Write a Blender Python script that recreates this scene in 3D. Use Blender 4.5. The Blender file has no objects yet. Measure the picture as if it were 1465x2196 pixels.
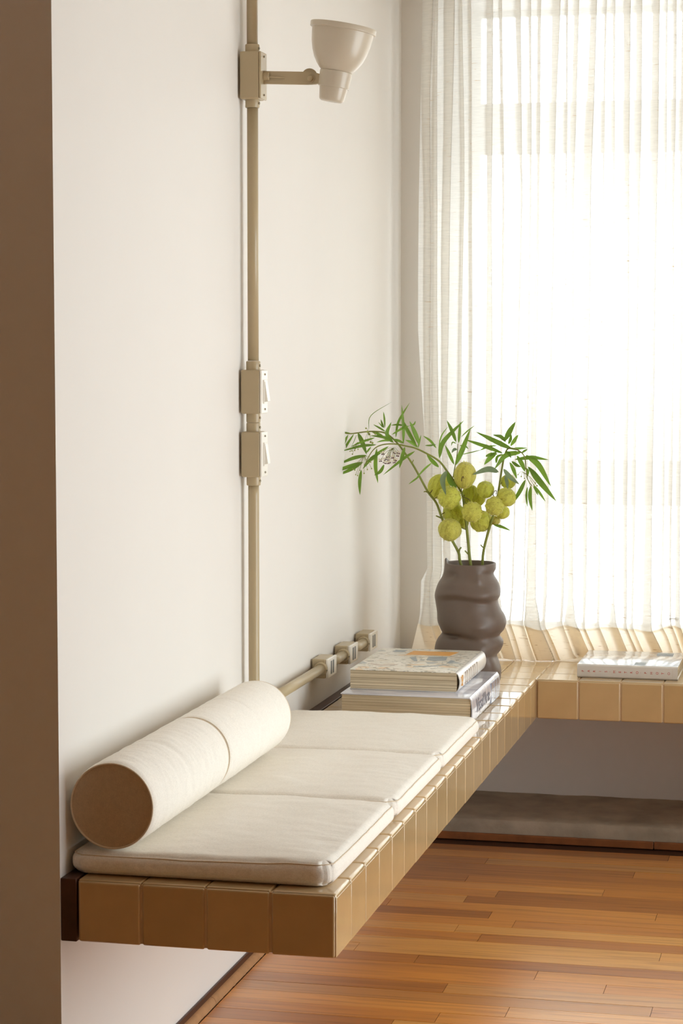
import bpy, bmesh, math, random
from mathutils import Vector, Matrix
from mathutils.noise import noise as pnoise

SC = bpy.context.scene
COL = SC.collection
random.seed(7)
PI = math.pi

# ------------------------------------------------------------------ camera
F_PX, YAW, PITCH = 4641.68, 0.227995, 0.0756926
CAM = Vector((1.2963, -3.45223, 1.39242))
cd = bpy.data.cameras.new('camera')
cam = bpy.data.objects.new('camera', cd)
COL.objects.link(cam)
cam.location = CAM
cam.rotation_euler = (PI / 2 - PITCH, 0, YAW)
cd.sensor_fit = 'VERTICAL'
cd.sensor_height = 36.0
cd.lens = 36.0 * F_PX / 2196.0
cd.clip_start = 0.05
SC.camera = cam

# ------------------------------------------------------------------ sky, exposure
world = bpy.data.worlds.new('overcast_sky')
SC.world = world
world.use_nodes = True
wb = world.node_tree.nodes['Background']
wb.inputs[0].default_value = (0.925, 0.965, 1.0, 1)
wb.inputs[1].default_value = 4.0
SC.view_settings.view_transform = 'Standard'
SC.view_settings.look = 'None'
SC.view_settings.gamma = 1.0
SC.view_settings.use_curve_mapping = False
SC.view_settings.exposure = 0.86
SC.cycles.use_denoising = True
SC.cycles.max_bounces = 14
SC.cycles.diffuse_bounces = 8
SC.cycles.transparent_max_bounces = 32
SC.cycles.sample_clamp_indirect = 8.0

# the opening of the window seen in the photograph, x0..x1 and z0..z1
WX0, WX1, WZ0, WZ1 = 0.100, 2.4, 0.53, 2.415
YW = 2.92                                   # room face of the window wall
pl = bpy.data.lights.new('window_daylight_portal', 'AREA')
pl.shape = 'RECTANGLE'; pl.size = WX1 - WX0; pl.size_y = WZ1 - WZ0
pl.cycles.is_portal = True
po = bpy.data.objects.new('window_daylight_portal', pl)
COL.objects.link(po)
po.location = ((WX0 + WX1) / 2, YW + 0.36, (WZ0 + WZ1) / 2)
po.rotation_euler = (-PI / 2, 0, 0)
# the glazed door in the right-hand wall, outside the frame
XR = 2.6
BY0, BY1, BZ0, BZ1 = -0.2, 1.55, 0.03, 1.9
pl2 = bpy.data.lights.new('side_daylight_portal', 'AREA')
pl2.shape = 'RECTANGLE'; pl2.size = BZ1 - BZ0; pl2.size_y = BY1 - BY0
pl2.cycles.is_portal = True
po2 = bpy.data.objects.new('side_daylight_portal', pl2)
COL.objects.link(po2)
po2.location = (XR + 0.19, (BY0 + BY1) / 2, (BZ0 + BZ1) / 2)
po2.rotation_euler = (0, PI / 2, 0)

# ------------------------------------------------------------------ helpers
def at(px, py, y):
    """photograph pixel -> point of the room in the plane y"""
    sy, cy, sp, cp = math.sin(YAW), math.cos(YAW), math.sin(PITCH), math.cos(PITCH)
    fw = Vector((-sy * cp, cy * cp, -sp)); rt = Vector((cy, sy, 0)); up = rt.cross(fw)
    d = fw + rt * ((px - 732.5) / F_PX) - up * ((py - 1098.0) / F_PX)
    return CAM + d * ((y - CAM.y) / d.y)

def tag(o, label=None, cat=None, group=None, kind=None):
    if label: o['label'] = label
    if cat: o['category'] = cat
    if group: o['group'] = group
    if kind: o['kind'] = kind
    return o

def thing(name, label, cat, loc=(0, 0, 0), group=None, kind=None):
    o = bpy.data.objects.new(name, None)
    COL.objects.link(o); o.location = loc; o.empty_display_size = 0.05
    return tag(o, label, cat, group, kind)

def link(name, me, m=None, parent=None, label=None):
    """link a mesh given in room coordinates; parents are never rotated, so only their location is taken off"""
    if m is not None and not me.materials:
        me.materials.append(m)
    o = bpy.data.objects.new(name, me)
    COL.objects.link(o)
    if parent is not None:
        o.parent = parent
        off = Vector()
        p = parent
        while p is not None:
            off += p.location; p = p.parent
        o.location = -off
    if label: o['label'] = label
    return o

def place(name, me, loc, m=None, parent=None):
    """link shared mesh data at a room position"""
    o = link(name, me, m, parent)
    o.location = o.location + Vector(loc)
    return o

def from_bm(bm, name, smooth=None):
    bmesh.ops.recalc_face_normals(bm, faces=bm.faces)
    me = bpy.data.meshes.new(name)
    bm.to_mesh(me); bm.free()
    if smooth is not None:
        me.shade_smooth() if smooth >= 180 else None
        if smooth < 180:
            me.shade_smooth(); me.set_sharp_from_angle(angle=math.radians(smooth))
    return me

def harden(me):
    """keep the flat faces of a bevelled box flat: their corners take the face's own normal"""
    ns = [v.normal.copy() for v in me.vertices]; best = [0.0] * len(ns)
    for f in me.polygons:
        n = f.normal
        if max(abs(n.x), abs(n.y), abs(n.z)) > 0.9999:
            for i in f.vertices:
                if f.area > best[i]: best[i] = f.area; ns[i] = n.copy()
    me.shade_smooth()
    me.normals_split_custom_set_from_vertices([tuple(n) for n in ns])
    return me

def add_box(bm, lo, hi, bev=0.0, seg=2):
    lo, hi = Vector(lo), Vector(hi)
    c, s = (lo + hi) / 2, hi - lo
    r = bmesh.ops.create_cube(bm, size=1.0, matrix=Matrix.Translation(c) @ Matrix.Diagonal((s.x, s.y, s.z, 1)))
    if bev > 0:
        es = list({e for v in r['verts'] for e in v.link_edges})
        bmesh.ops.bevel(bm, geom=es, offset=bev, segments=seg, profile=0.5, affect='EDGES')

def box(name, lo, hi, m, parent=None, bev=0.0, seg=2):
    bm = bmesh.new(); add_box(bm, lo, hi, bev, seg)
    return link(name, harden(from_bm(bm, name)) if bev else from_bm(bm, name), m, parent)

def frame_from(d):
    d = Vector(d).normalized()
    a = Vector((0, 0, 1)) if abs(d.z) < 0.9 else Vector((1, 0, 0))
    u = d.cross(a).normalized()
    return d, u, u.cross(d).normalized()

def add_lathe(bm, prof, origin, axis, seg=32, caps=True):
    """prof: list of (t along axis, radius)"""
    d, u, w = frame_from(axis)
    rings = []
    for t, r in prof:
        rings.append([bm.verts.new(Vector(origin) + d * t + (u * math.cos(a) + w * math.sin(a)) * r)
                      for a in [2 * PI * k / seg for k in range(seg)]])
    for A, B in zip(rings, rings[1:]):
        for k in range(seg):
            bm.faces.new((A[k], A[(k + 1) % seg], B[(k + 1) % seg], B[k]))
    if caps:
        bm.faces.new(rings[0]); bm.faces.new(rings[-1])

def lathe(name, prof, origin, axis, m, parent=None, seg=32, caps=True, sharp=40):
    bm = bmesh.new(); add_lathe(bm, prof, origin, axis, seg, caps)
    return link(name, from_bm(bm, name, sharp), m, parent)

def cr(pts, n):
    """Catmull-Rom through pts, n samples per span"""
    P = [Vector(p) for p in pts]
    P = [P[0] * 2 - P[1]] + P + [P[-1] * 2 - P[-2]]
    out = []
    for i in range(1, len(P) - 2):
        a, b, c, d = P[i - 1:i + 3]
        for k in range(n):
            t = k / n
            out.append(0.5 * (2 * b + (c - a) * t + (2 * a - 5 * b + 4 * c - d) * t * t + (3 * b - a - 3 * c + d) * t ** 3))
    out.append(P[-2].copy())
    return out

def add_tube(bm, path, rad, seg=8, closed=False):
    n = len(path); rings = []
    rf = rad if callable(rad) else (lambda t: rad)
    ref = None
    for i, p in enumerate(path):
        if closed: t = path[(i + 1) % n] - path[i - 1]
        else: t = path[min(i + 1, n - 1)] - path[max(i - 1, 0)]
        d, u, w = frame_from(t)
        if ref is not None:
            u = (ref - d * ref.dot(d)).normalized(); w = u.cross(d).normalized()
        ref = u
        r = rf(i / (n - 1))
        rings.append([bm.verts.new(p + (u * math.cos(2 * PI * k / seg) + w * math.sin(2 * PI * k / seg)) * r) for k in range(seg)])
    m = n if closed else n - 1
    for i in range(m):
        A, B = rings[i], rings[(i + 1) % n]
        for k in range(seg):
            bm.faces.new((A[k], A[(k + 1) % seg], B[(k + 1) % seg], B[k]))
    if not closed:
        bm.faces.new(rings[0]); bm.faces.new(rings[-1])

def tube(name, path, rad, m, parent=None, seg=8, closed=False):
    bm = bmesh.new(); add_tube(bm, [Vector(p) for p in path], rad, seg, closed)
    return link(name, from_bm(bm, name, 180), m, parent)

def grid_mesh(name, rows, m, parent=None, wrap=False, uv=None):
    """rows: list of equally long lists of points"""
    V = [p for r in rows for p in r]; w = len(rows[0]); Fs = []
    for i in range(len(rows) - 1):
        for k in range(w if wrap else w - 1):
            Fs.append((i * w + k, i * w + (k + 1) % w, (i + 1) * w + (k + 1) % w, (i + 1) * w + k))
    me = bpy.data.meshes.new(name)
    me.from_pydata([tuple(p) for p in V], [], Fs); me.update(); me.shade_smooth()
    return link(name, me, m, parent)

# ------------------------------------------------------------------ materials
def srgb(r, g, b):
    f = lambda c: (c / 255 / 12.92) if c / 255 <= 0.04045 else ((c / 255 + 0.055) / 1.055) ** 2.4
    return (f(r), f(g), f(b), 1)

class N:
    """small node-building shorthand"""
    def __init__(s, name):
        s.m = bpy.data.materials.new(name); s.m.use_nodes = True
        s.t = s.m.node_tree; s.p = s.t.nodes['Principled BSDF']; s.out = s.t.nodes['Material Output']
    def n(s, kind, **kw):
        o = s.t.nodes.new(kind)
        for k, v in kw.items():
            if isinstance(v, tuple) and k.startswith('i_'): pass
            setattr(o, k, v)
        return o
    def l(s, a, b): s.t.links.new(a, b)
    def coords(s, scale=(1, 1, 1), src='Object'):
        tc = s.n('ShaderNodeTexCoord'); mp = s.n('ShaderNodeMapping')
        mp.inputs['Scale'].default_value = scale
        s.l(tc.outputs[src], mp.inputs[0]); return mp.outputs[0]
    def noise(s, scale, vec, detail=4, rough=0.55, dist=0.0):
        o = s.n('ShaderNodeTexNoise'); o.inputs['Scale'].default_value = scale
        o.inputs['Detail'].default_value = detail; o.inputs['Roughness'].default_value = rough
        o.inputs['Distortion'].default_value = dist
        s.l(vec, o.inputs['Vector']); return o.outputs['Fac']
    def ramp(s, fac, stops):
        o = s.n('ShaderNodeValToRGB'); e = o.color_ramp.elements
        while len(e) < len(stops): e.new(0.5)
        for el, (p, c) in zip(e, stops): el.position = p; el.color = c
        s.l(fac, o.inputs[0]); return o.outputs[0]
    def mix(s, fac, a, b, mode='MIX'):
        o = s.n('ShaderNodeMix', data_type='RGBA', blend_type=mode)
        for i, v in ((0, fac), (6, a), (7, b)):
            if hasattr(v, 'links'): s.l(v, o.inputs[i])
            else: o.inputs[i].default_value = v
        return o.outputs[2]
    def bump(s, h, strength=0.2, dist=0.001, prev=None):
        o = s.n('ShaderNodeBump'); o.inputs['Strength'].default_value = strength; o.inputs['Distance'].default_value = dist
        s.l(h, o.inputs['Height'])
        if prev is not None: s.l(prev, o.inputs['Normal'])
        return o.outputs[0]
    def rand(s):
        return s.n('ShaderNodeObjectInfo').outputs['Random']

def scale_c(c, k): return (min(1, c[0] * k), min(1, c[1] * k), min(1, c[2] * k), 1)

def mat_plain(name, c, rough=0.5, var=0.06, scale=12, bump=0.0, bscale=200, bdist=0.0005, coat=0.0, coat_rough=0.1, spec=0.5, metal=0.0):
    s = N(name); v = s.coords()
    col = s.ramp(s.noise(scale, v), [(0.3, scale_c(c, 1 - var)), (0.7, scale_c(c, 1 + var))])
    s.l(col, s.p.inputs['Base Color'])
    s.p.inputs['Roughness'].default_value = rough; s.p.inputs['Metallic'].default_value = metal
    s.p.inputs['Specular IOR Level'].default_value = spec
    s.p.inputs['Coat Weight'].default_value = coat; s.p.inputs['Coat Roughness'].default_value = coat_rough
    if bump: s.l(s.bump(s.noise(bscale, v), bump, bdist), s.p.inputs['Normal'])
    return s.m

M = {}
M['wall'] = mat_plain('cream_wall_paint', srgb(230, 226, 220), 0.62, 0.012, 2.0, 0.12, 260, 0.0004, spec=0.25)
M['ceiling'] = mat_plain('white_ceiling_paint', srgb(240, 236, 228), 0.8, 0.01, 2.0)
M['rear'] = mat_plain('beige_rear_wall', srgb(208, 188, 152), 0.6, 0.08, 3.0)
M['frame'] = mat_plain('white_window_paint', srgb(236, 236, 234), 0.4, 0.02, 5)
M['conduit'] = mat_plain('beige_conduit_enamel', srgb(182, 164, 130), 0.38, 0.02, 20, coat=0.15)
M['lamp'] = mat_plain('pale_beige_lamp_enamel', srgb(200, 188, 168), 0.34, 0.015, 20, coat=0.2)
M['plate'] = mat_plain('white_switch_plastic', srgb(240, 236, 226), 0.3, 0.01, 20)
M['slot'] = mat_plain('grey_socket_slot', srgb(120, 122, 122), 0.5, 0.05, 60)
M['screw'] = mat_plain('steel_screw', srgb(150, 140, 120), 0.35, 0.05, 80, metal=0.7)
M['concrete'] = mat_plain('rough_concrete', srgb(168, 156, 138), 0.85, 0.22, 9, 0.6, 70, 0.003)
M['grout'] = mat_plain('beige_grout', srgb(214, 190, 156), 0.85, 0.06, 40)
M['darkwood'] = mat_plain('dark_stained_timber', srgb(74, 44, 30), 0.42, 0.25, 18, 0.2, 120)
M['beading'] = mat_plain('brown_beading_wood', srgb(138, 84, 44), 0.5, 0.2, 20, 0.2, 120)
M['vase'] = mat_plain('matte_brown_stoneware', srgb(110, 95, 84), 0.42, 0.05, 14, 0.1, 160, 0.0004, spec=0.45)
M['bookwhite'] = mat_plain('white_book_jacket', srgb(226, 222, 216), 0.25, 0.02, 20, coat=0.3)
M['board'] = mat_plain('kraft_book_board', srgb(196, 162, 110), 0.7, 0.06, 40)
M['red'] = mat_plain('red_print', srgb(200, 66, 52), 0.5, 0.02)
M['greyprint'] = mat_plain('grey_print', srgb(128, 126, 134), 0.5, 0.02)
M['whiteprint'] = mat_plain('white_print', srgb(245, 245, 245), 0.5, 0.01)
M['faintprint'] = mat_plain('faint_beige_print', srgb(205, 192, 180), 0.5, 0.02)
M['orange'] = mat_plain('orange_print', srgb(226, 168, 92), 0.5, 0.05, 60)
M['blueprint'] = mat_plain('slate_blue_print', srgb(158, 166, 170), 0.5, 0.12, 60)
M['stem'] = mat_plain('green_stem', srgb(128, 136, 56), 0.55, 0.14, 40)
M['twig'] = mat_plain('brown_pedicel', srgb(96, 78, 40), 0.6, 0.12, 60)
M['petal'] = mat_plain('cream_petal', srgb(240, 232, 208), 0.6, 0.05, 60)
M['floret'] = mat_plain('purple_floret_heart', srgb(92, 44, 40), 0.6, 0.15, 60)
M['bud'] = mat_plain('green_bud', srgb(150, 160, 70), 0.55, 0.1, 60)
M['rawwood'] = mat_plain('raw_beading_wood', srgb(176, 132, 90), 0.75, 0.14, 30, 0.4, 150, 0.001)

def mat_tile():
    s = N('glossy_beige_tile_glaze'); v = s.coords()
    r = s.rand()
    base = s.ramp(r, [(0.0, srgb(200, 170, 122)), (0.5, srgb(205, 175, 127)), (1.0, srgb(210, 180, 133))])
    mot = s.ramp(s.noise(9, v, 3), [(0.3, (0.93, 0.93, 0.93, 1)), (0.7, (1.05, 1.05, 1.05, 1))])
    s.l(s.mix(1.0, base, mot, 'MULTIPLY'), s.p.inputs['Base Color'])
    s.p.inputs['Roughness'].default_value = 0.32
    s.p.inputs['Coat Weight'].default_value = 1.0
    s.p.inputs['Coat Roughness'].default_value = 0.05
    s.p.inputs['Coat IOR'].default_value = 1.55
    h = s.noise(16, v, 2)
    b = s.bump(h, 0.12, 0.002)
    s.l(b, s.p.inputs['Normal']); s.l(b, s.p.inputs['Coat Normal'])
    return s.m
M['tile'] = mat_tile()

def mat_linen(name, c, wr=0.3):
    s = N(name); v = s.coords()
    vx = s.coords((1, 12, 1)); vy = s.coords((12, 1, 1))
    fl = s.noise(90, vx, 3); fl2 = s.noise(90, vy, 3)
    col = s.ramp(s.noise(420, v, 2), [(0.3, scale_c(c, 0.88)), (0.7, scale_c(c, 1.08))])
    col = s.mix(0.35, col, s.ramp(fl, [(0.35, scale_c(c, 0.86)), (0.65, scale_c(c, 1.1))]))
    s.l(col, s.p.inputs['Base Color'])
    s.p.inputs['Roughness'].default_value = 0.95; s.p.inputs['Specular IOR Level'].default_value = 0.15
    s.p.inputs['Sheen Weight'].default_value = 0.15
    b = s.bump(s.noise(900, v, 2), 0.35, 0.0006)
    b = s.bump(fl2, 0.2, 0.0006, b)
    b = s.bump(s.noise(24, v, 3), wr, 0.004, b)
    s.l(b, s.p.inputs['Normal'])
    return s.m
M['linen'] = mat_linen('natural_linen', srgb(247, 241, 231))
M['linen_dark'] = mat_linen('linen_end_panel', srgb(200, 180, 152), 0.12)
M['seam'] = mat_plain('linen_seam_cord', srgb(222, 206, 182), 0.95, 0.06, 200)

def mat_plank():
    s = N('varnished_hardwood_plank')
    v = s.coords(); r = s.rand()
    tc = s.n('ShaderNodeNewGeometry'); mp = s.n('ShaderNodeMapping'); mp.inputs['Scale'].default_value = (2.2, 40, 40)
    s.l(tc.outputs['Position'], mp.inputs[0])
    comb = s.n('ShaderNodeCombineXYZ')
    mul = s.n('ShaderNodeMath', operation='MULTIPLY'); s.l(r, mul.inputs[0]); mul.inputs[1].default_value = 37.0
    s.l(mul.outputs[0], comb.inputs[0]); s.l(mul.outputs[0], comb.inputs[2])
    add = s.n('ShaderNodeVectorMath', operation='ADD'); s.l(mp.outputs[0], add.inputs[0]); s.l(comb.outputs[0], add.inputs[1])
    g = s.noise(1.6, add.outputs[0], 6, 0.6, 0.6)
    base = s.ramp(r, [(0.0, srgb(184, 116, 46)), (0.3, srgb(218, 144, 58)), (0.6, srgb(232, 158, 68)), (0.85, srgb(242, 180, 92)), (1.0, srgb(172, 104, 44))])
    gr = s.ramp(g, [(0.3, (0.72, 0.68, 0.64, 1)), (0.5, (1, 1, 1, 1)), (0.72, (1.12, 1.1, 1.05, 1))])
    s.l(s.mix(1.0, base, gr, 'MULTIPLY'), s.p.inputs['Base Color'])
    s.p.inputs['Roughness'].default_value = 0.36
    s.p.inputs['Specular IOR Level'].default_value = 0.2
    s.p.inputs['Coat Weight'].default_value = 1.0; s.p.inputs['Coat Roughness'].default_value = 0.27; s.p.inputs['Coat IOR'].default_value = 1.9
    s.l(s.bump(g, 0.08, 0.001), s.p.inputs['Normal'])
    return s.m
M['plank'] = mat_plank()
M['floorbase'] = mat_plain('dark_floor_joint', srgb(70, 40, 22), 0.6, 0.1, 20)

def mat_pages():
    s = N('aged_book_pages')
    v = s.coords((0.6, 0.6, 260)); v2 = s.coords((3, 3, 60))
    a = s.ramp(s.noise(1.0, v, 3), [(0.3, srgb(176, 158, 130)), (0.7, srgb(228, 214, 186))])
    b = s.ramp(s.noise(1.0, v2, 2), [(0.35, (0.8, 0.78, 0.74, 1)), (0.65, (1.06, 1.05, 1.02, 1))])
    s.l(s.mix(1.0, a, b, 'MULTIPLY'), s.p.inputs['Base Color']); s.p.inputs['Roughness'].default_value = 0.9
    return s.m
M['pages'] = mat_pages()

def mat_collage():
    s = N('pale_illustrated_cover'); v = s.coords()
    vo = s.n('ShaderNodeTexVoronoi'); vo.inputs['Scale'].default_value = 34
    s.l(v, vo.inputs['Vector'])
    sep = s.n('ShaderNodeSeparateColor'); s.l(vo.outputs['Color'], sep.inputs[0])
    a = s.ramp(sep.outputs[0], [(0.0, srgb(188, 192, 190)), (0.10, srgb(236, 232, 220)), (0.6, srgb(242, 238, 228)), (0.82, srgb(230, 222, 206)), (0.94, srgb(236, 214, 184)), (1.0, srgb(206, 204, 198))])
    for e in s.t.nodes:
        if e.bl_idname == 'ShaderNodeValToRGB': e.color_ramp.interpolation = 'CONSTANT'
    ln = s.ramp(s.noise(38, v, 5, 0.6, 1.6), [(0.40, srgb(170, 168, 160)), (0.46, (1, 1, 1, 1)), (1.0, (1, 1, 1, 1))])
    s.l(s.mix(0.8, a, ln, 'MULTIPLY'), s.p.inputs['Base Color'])
    s.p.inputs['Roughness'].default_value = 0.35; s.p.inputs['Coat Weight'].default_value = 0.2
    return s.m
M['collage'] = mat_collage()

def mat_photo(name, c0, c1, sc):
    s = N(name); v = s.coords((1, 3, 1))
    s.l(s.ramp(s.noise(sc, v, 4), [(0.35, c0), (0.6, c1)]), s.p.inputs['Base Color'])
    s.p.inputs['Roughness'].default_value = 0.2; s.p.inputs['Coat Weight'].default_value = 0.6
    return s.m
M['bluejacket'] = mat_photo('silvery_blue_jacket', srgb(188, 190, 204), srgb(218, 218, 226), 9)
M['bluepic'] = mat_photo('slate_jacket_picture', srgb(120, 128, 142), srgb(170, 180, 204), 14)
M['skyphoto'] = mat_photo('pale_blue_cover_photo', srgb(186, 196, 214), srgb(222, 226, 234), 10)

def mat_leaf(name, c, tr=0.4):
    s = N(name); v = s.coords(); r = s.rand()
    k = s.ramp(r, [(0.0, scale_c(c, 0.72)), (0.5, c), (1.0, scale_c(c, 1.3))])
    col = s.mix(0.3, k, s.ramp(s.noise(60, v), [(0.3, scale_c(c, 0.7)), (0.7, scale_c(c, 1.3))]))
    s.l(col, s.p.inputs['Base Color']); s.p.inputs['Roughness'].default_value = 0.45
    tl = s.n('ShaderNodeBsdfTranslucent'); s.l(col, tl.inputs['Color'])
    mx = s.n('ShaderNodeMixShader'); mx.inputs[0].default_value = tr
    s.l(s.p.outputs[0], mx.inputs[1]); s.l(tl.outputs[0], mx.inputs[2]); s.l(mx.outputs[0], s.out.inputs[0])
    return s.m
M['leaf'] = mat_leaf('narrow_green_leaf', srgb(118, 154, 56))
M['leafgrey'] = mat_leaf('grey_green_leaf', srgb(132, 152, 116))
def mat_pod():
    s = N('yellow_green_seed_pod'); v = s.coords(); r = s.rand()
    c = s.ramp(r, [(0.0, srgb(212, 218, 92)), (0.6, srgb(226, 228, 106)), (1.0, srgb(220, 210, 120))])
    sp = s.ramp(s.noise(13, v, 2), [(0.33, srgb(136, 104, 44)), (0.40, (1, 1, 1, 1))])
    st = s.ramp(s.noise(2.6, s.coords((1, 1, 0.22)), 3), [(0.36, srgb(176, 160, 84)), (0.5, (1, 1, 1, 1)), (0.66, (1.1, 1.1, 1.0, 1))])
    c = s.mix(0.4, c, st, 'MULTIPLY')
    col = s.mix(0.75, c, sp, 'MULTIPLY')
    s.l(col, s.p.inputs['Base Color']); s.p.inputs['Roughness'].default_value = 0.7
    s.p.inputs['Sheen Weight'].default_value = 0.3
    tl = s.n('ShaderNodeBsdfTranslucent'); s.l(c, tl.inputs['Color'])
    mx = s.n('ShaderNodeMixShader'); mx.inputs[0].default_value = 0.35
    s.l(s.p.outputs[0], mx.inputs[1]); s.l(tl.outputs[0], mx.inputs[2]); s.l(mx.outputs[0], s.out.inputs[0])
    return s.m
M['pod'] = mat_pod()

def mat_cloth(name, open_lo, open_hi, cd_, ct, through=0.68):
    """thin woven cloth: open weave lets part of the light straight through, threads scatter the rest"""
    s = N(name); s.t.nodes.remove(s.p)
    weave = s.noise(1.0, s.coords((26, 26, 420)), 4, 0.6)
    slub = s.noise(1.0, s.coords((24, 24, 380)), 2, 0.6)
    op = s.ramp(weave, [(0.30, (open_lo,) * 3 + (1,)), (0.70, (open_hi,) * 3 + (1,))])
    sl = s.ramp(slub, [(0.25, (0.0, 0.0, 0.0, 1)), (0.33, (1, 1, 1, 1))])
    fac = s.mix(1.0, op, sl, 'MULTIPLY')
    df = s.n('ShaderNodeBsdfDiffuse'); df.inputs['Color'].default_value = cd_
    tl = s.n('ShaderNodeBsdfTranslucent'); tl.inputs['Color'].default_value = ct
    thick = srgb(186, 156, 118)                # the thick slub threads are darker
    s.l(s.mix(sl, thick, cd_), df.inputs['Color']); s.l(s.mix(sl, thick, ct), tl.inputs['Color'])
    tp = s.n('ShaderNodeBsdfTransparent')
    m1 = s.n('ShaderNodeMixShader'); m1.inputs[0].default_value = through
    s.l(df.outputs[0], m1.inputs[1]); s.l(tl.outputs[0], m1.inputs[2])
    m2 = s.n('ShaderNodeMixShader'); s.l(fac, m2.inputs[0])
    s.l(m1.outputs[0], m2.inputs[1]); s.l(tp.outputs[0], m2.inputs[2]); s.l(m2.outputs[0], s.out.inputs[0])
    return s.m
M['sheer'] = mat_cloth('sheer_linen_weave', 0.18, 0.32, srgb(250, 247, 241), srgb(235, 232, 226))
M['hem'] = mat_cloth('doubled_linen_hem', 0.0, 0.04, srgb(252, 243, 226), srgb(252, 242, 224), 0.5)

def mat_glass():
    s = N('clear_window_glass'); s.t.nodes.remove(s.p)
    tp = s.n('ShaderNodeBsdfTransparent'); tp.inputs[0].default_value = (0.97, 0.985, 0.98, 1)
    gl = s.n('ShaderNodeBsdfGlossy'); gl.inputs['Roughness'].default_value = 0.02
    fr = s.n('ShaderNodeFresnel'); fr.inputs[0].default_value = 1.45
    mx = s.n('ShaderNodeMixShader'); s.l(fr.outputs[0], mx.inputs[0]); s.l(tp.outputs[0], mx.inputs[1]); s.l(gl.outputs[0], mx.inputs[2])
    s.l(mx.outputs[0], s.out.inputs[0]); return s.m
M['glass'] = mat_glass()

# ------------------------------------------------------------------ room shell
XL, YR, ZC = -1.6, -4.7, 2.62
def struct(o, label, cat): return tag(o, label, cat, kind='structure')

fl = thing('floor', 'varnished narrow hardwood strip floor under the tiled bench', 'floor', kind='structure')
box('subfloor', (XL, YR, -0.12), (XR, YW + 0.2, -0.0025), M['floorbase'], fl)

PW, PY0 = 0.0696, 1.0059
joints = {18: [0.369], 15: [0.350], 14: [0.7166], 10: [0.4686], 11: [0.8687, 0.20], 8: [0.4087], 7: [0.4767], 8.5: [], 4: [0.3653],
          3: [0.65], 1: [0.4701, 1.42], 2: [0.8105], -1: [0.628], 0: [0.9232], -3: [0.4068], 5: [0.2101, 1.3], 12: [0.3826], 6: [0.9074]}
bm = bmesh.new(); add_box(bm, (0, 0, -0.011), (1, PW - 0.0009, 0))
plank_me = from_bm(bm, 'plank'); plank_me.materials.append(M['plank'])
rng = random.Random(3)
for k in range(-24, 22):
    y = PY0 + k * PW
    if y + PW > 2.52: continue
    if k in joints: js = sorted(joints[k])
    else: js = [rng.uniform(0.1, 1.4)]
    x0 = 0.019 if y > -0.05 else 0.019
    ends = [x0] + js + [2.2]
    for a, b in zip(ends, ends[1:]):
        if b - a < 0.05: continue
        o = place('plank', plank_me, (a + 0.0006, y, rng.uniform(-0.0007, -0.0004)), None, fl)
        o.scale = (b - a - 0.0012, 1, 1); o.rotation_euler = (rng.uniform(-0.006, 0.006), 0, 0)
# the rest of the floor, out of the picture
bm = bmesh.new()
for k in range(-82, 22):
    y = PY0 + k * PW
    if y + PW > 2.52: continue
    if k < -24: add_box(bm, (XL + 0.01 if y + PW < 0 else 0.02, y, -0.011), (XR, y + PW - 0.0009, -0.0002))
    else: add_box(bm, (2.201, y, -0.011), (XR, y + PW - 0.0009, -0.0002))
o = link('planking', from_bm(bm, 'planking'), M['plank'], fl); o['kind'] = 'stuff'

struct(box('wall_left', (-0.25, 0.25, 0), (0, YW + 0.35, ZC), M['wall']), 'cream painted wall carrying the conduit and lamp', 'wall')
struct(box('wall_front', (XL - 0.2, -0.002, 0), (0, 0.25, ZC), M['wall']), 'shaded wall end facing the viewer beside the bench', 'wall')
bm = bmesh.new()
add_box(bm, (-0.0, YW, 0), (XR, YW + 0.35, WZ0)); add_box(bm, (0, YW, WZ1), (XR, YW + 0.35, ZC))
add_box(bm, (0, YW, WZ0), (WX0, YW + 0.35, WZ1)); add_box(bm, (WX1, YW, WZ0), (XR, YW + 0.35, WZ1))
struct(link('wall_back', from_bm(bm, 'wall_back'), M['wall']), 'painted wall around and below the wide window', 'wall')
bm = bmesh.new()
add_box(bm, (XR, YR, 0), (XR + 0.2, BY0, ZC)); add_box(bm, (XR, BY1, 0), (XR + 0.2, YW + 0.35, ZC))
add_box(bm, (XR, BY0, 0), (XR + 0.2, BY1, BZ0)); add_box(bm, (XR, BY0, BZ1), (XR + 0.2, BY1, ZC))
struct(link('wall_right', from_bm(bm, 'wall_right'), M['wall']), 'plain wall opposite the bench with a glazed door', 'wall')
dr = thing('door_1', 'glazed door in the wall opposite the bench', 'door', kind='structure')
for y in (BY0, (BY0 + BY1) / 2 - 0.03, BY1 - 0.05):
    box('stile', (XR + 0.10, y, BZ0), (XR + 0.15, y + 0.05, BZ1), M['frame'], dr, 0.003)
for z in (BZ0, BZ1 - 0.05):
    box('rail', (XR + 0.104, BY0 + 0.05, z), (XR + 0.146, BY1 - 0.05, z + 0.05), M['frame'], dr, 0.003)
box('pane', (XR + 0.122, BY0 + 0.05, BZ0 + 0.05), (XR + 0.126, BY1 - 0.05, BZ1 - 0.05), M['glass'], dr)
struct(box('wall_rear', (XL - 0.2, YR - 0.2, 0), (XR + 0.2, YR, ZC), M['rear']), 'beige wall behind the viewer', 'wall')
struct(box('wall_side', (XL - 0.2, YR, 0), (XL, -0.002, ZC), M['rear']), 'beige wall beside the viewer', 'wall')
struct(box('ceiling', (XL - 0.2, YR - 0.2, ZC), (XR + 0.2, YW + 0.35, ZC + 0.15), M['ceiling']), 'plain pale ceiling', 'ceiling')

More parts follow.
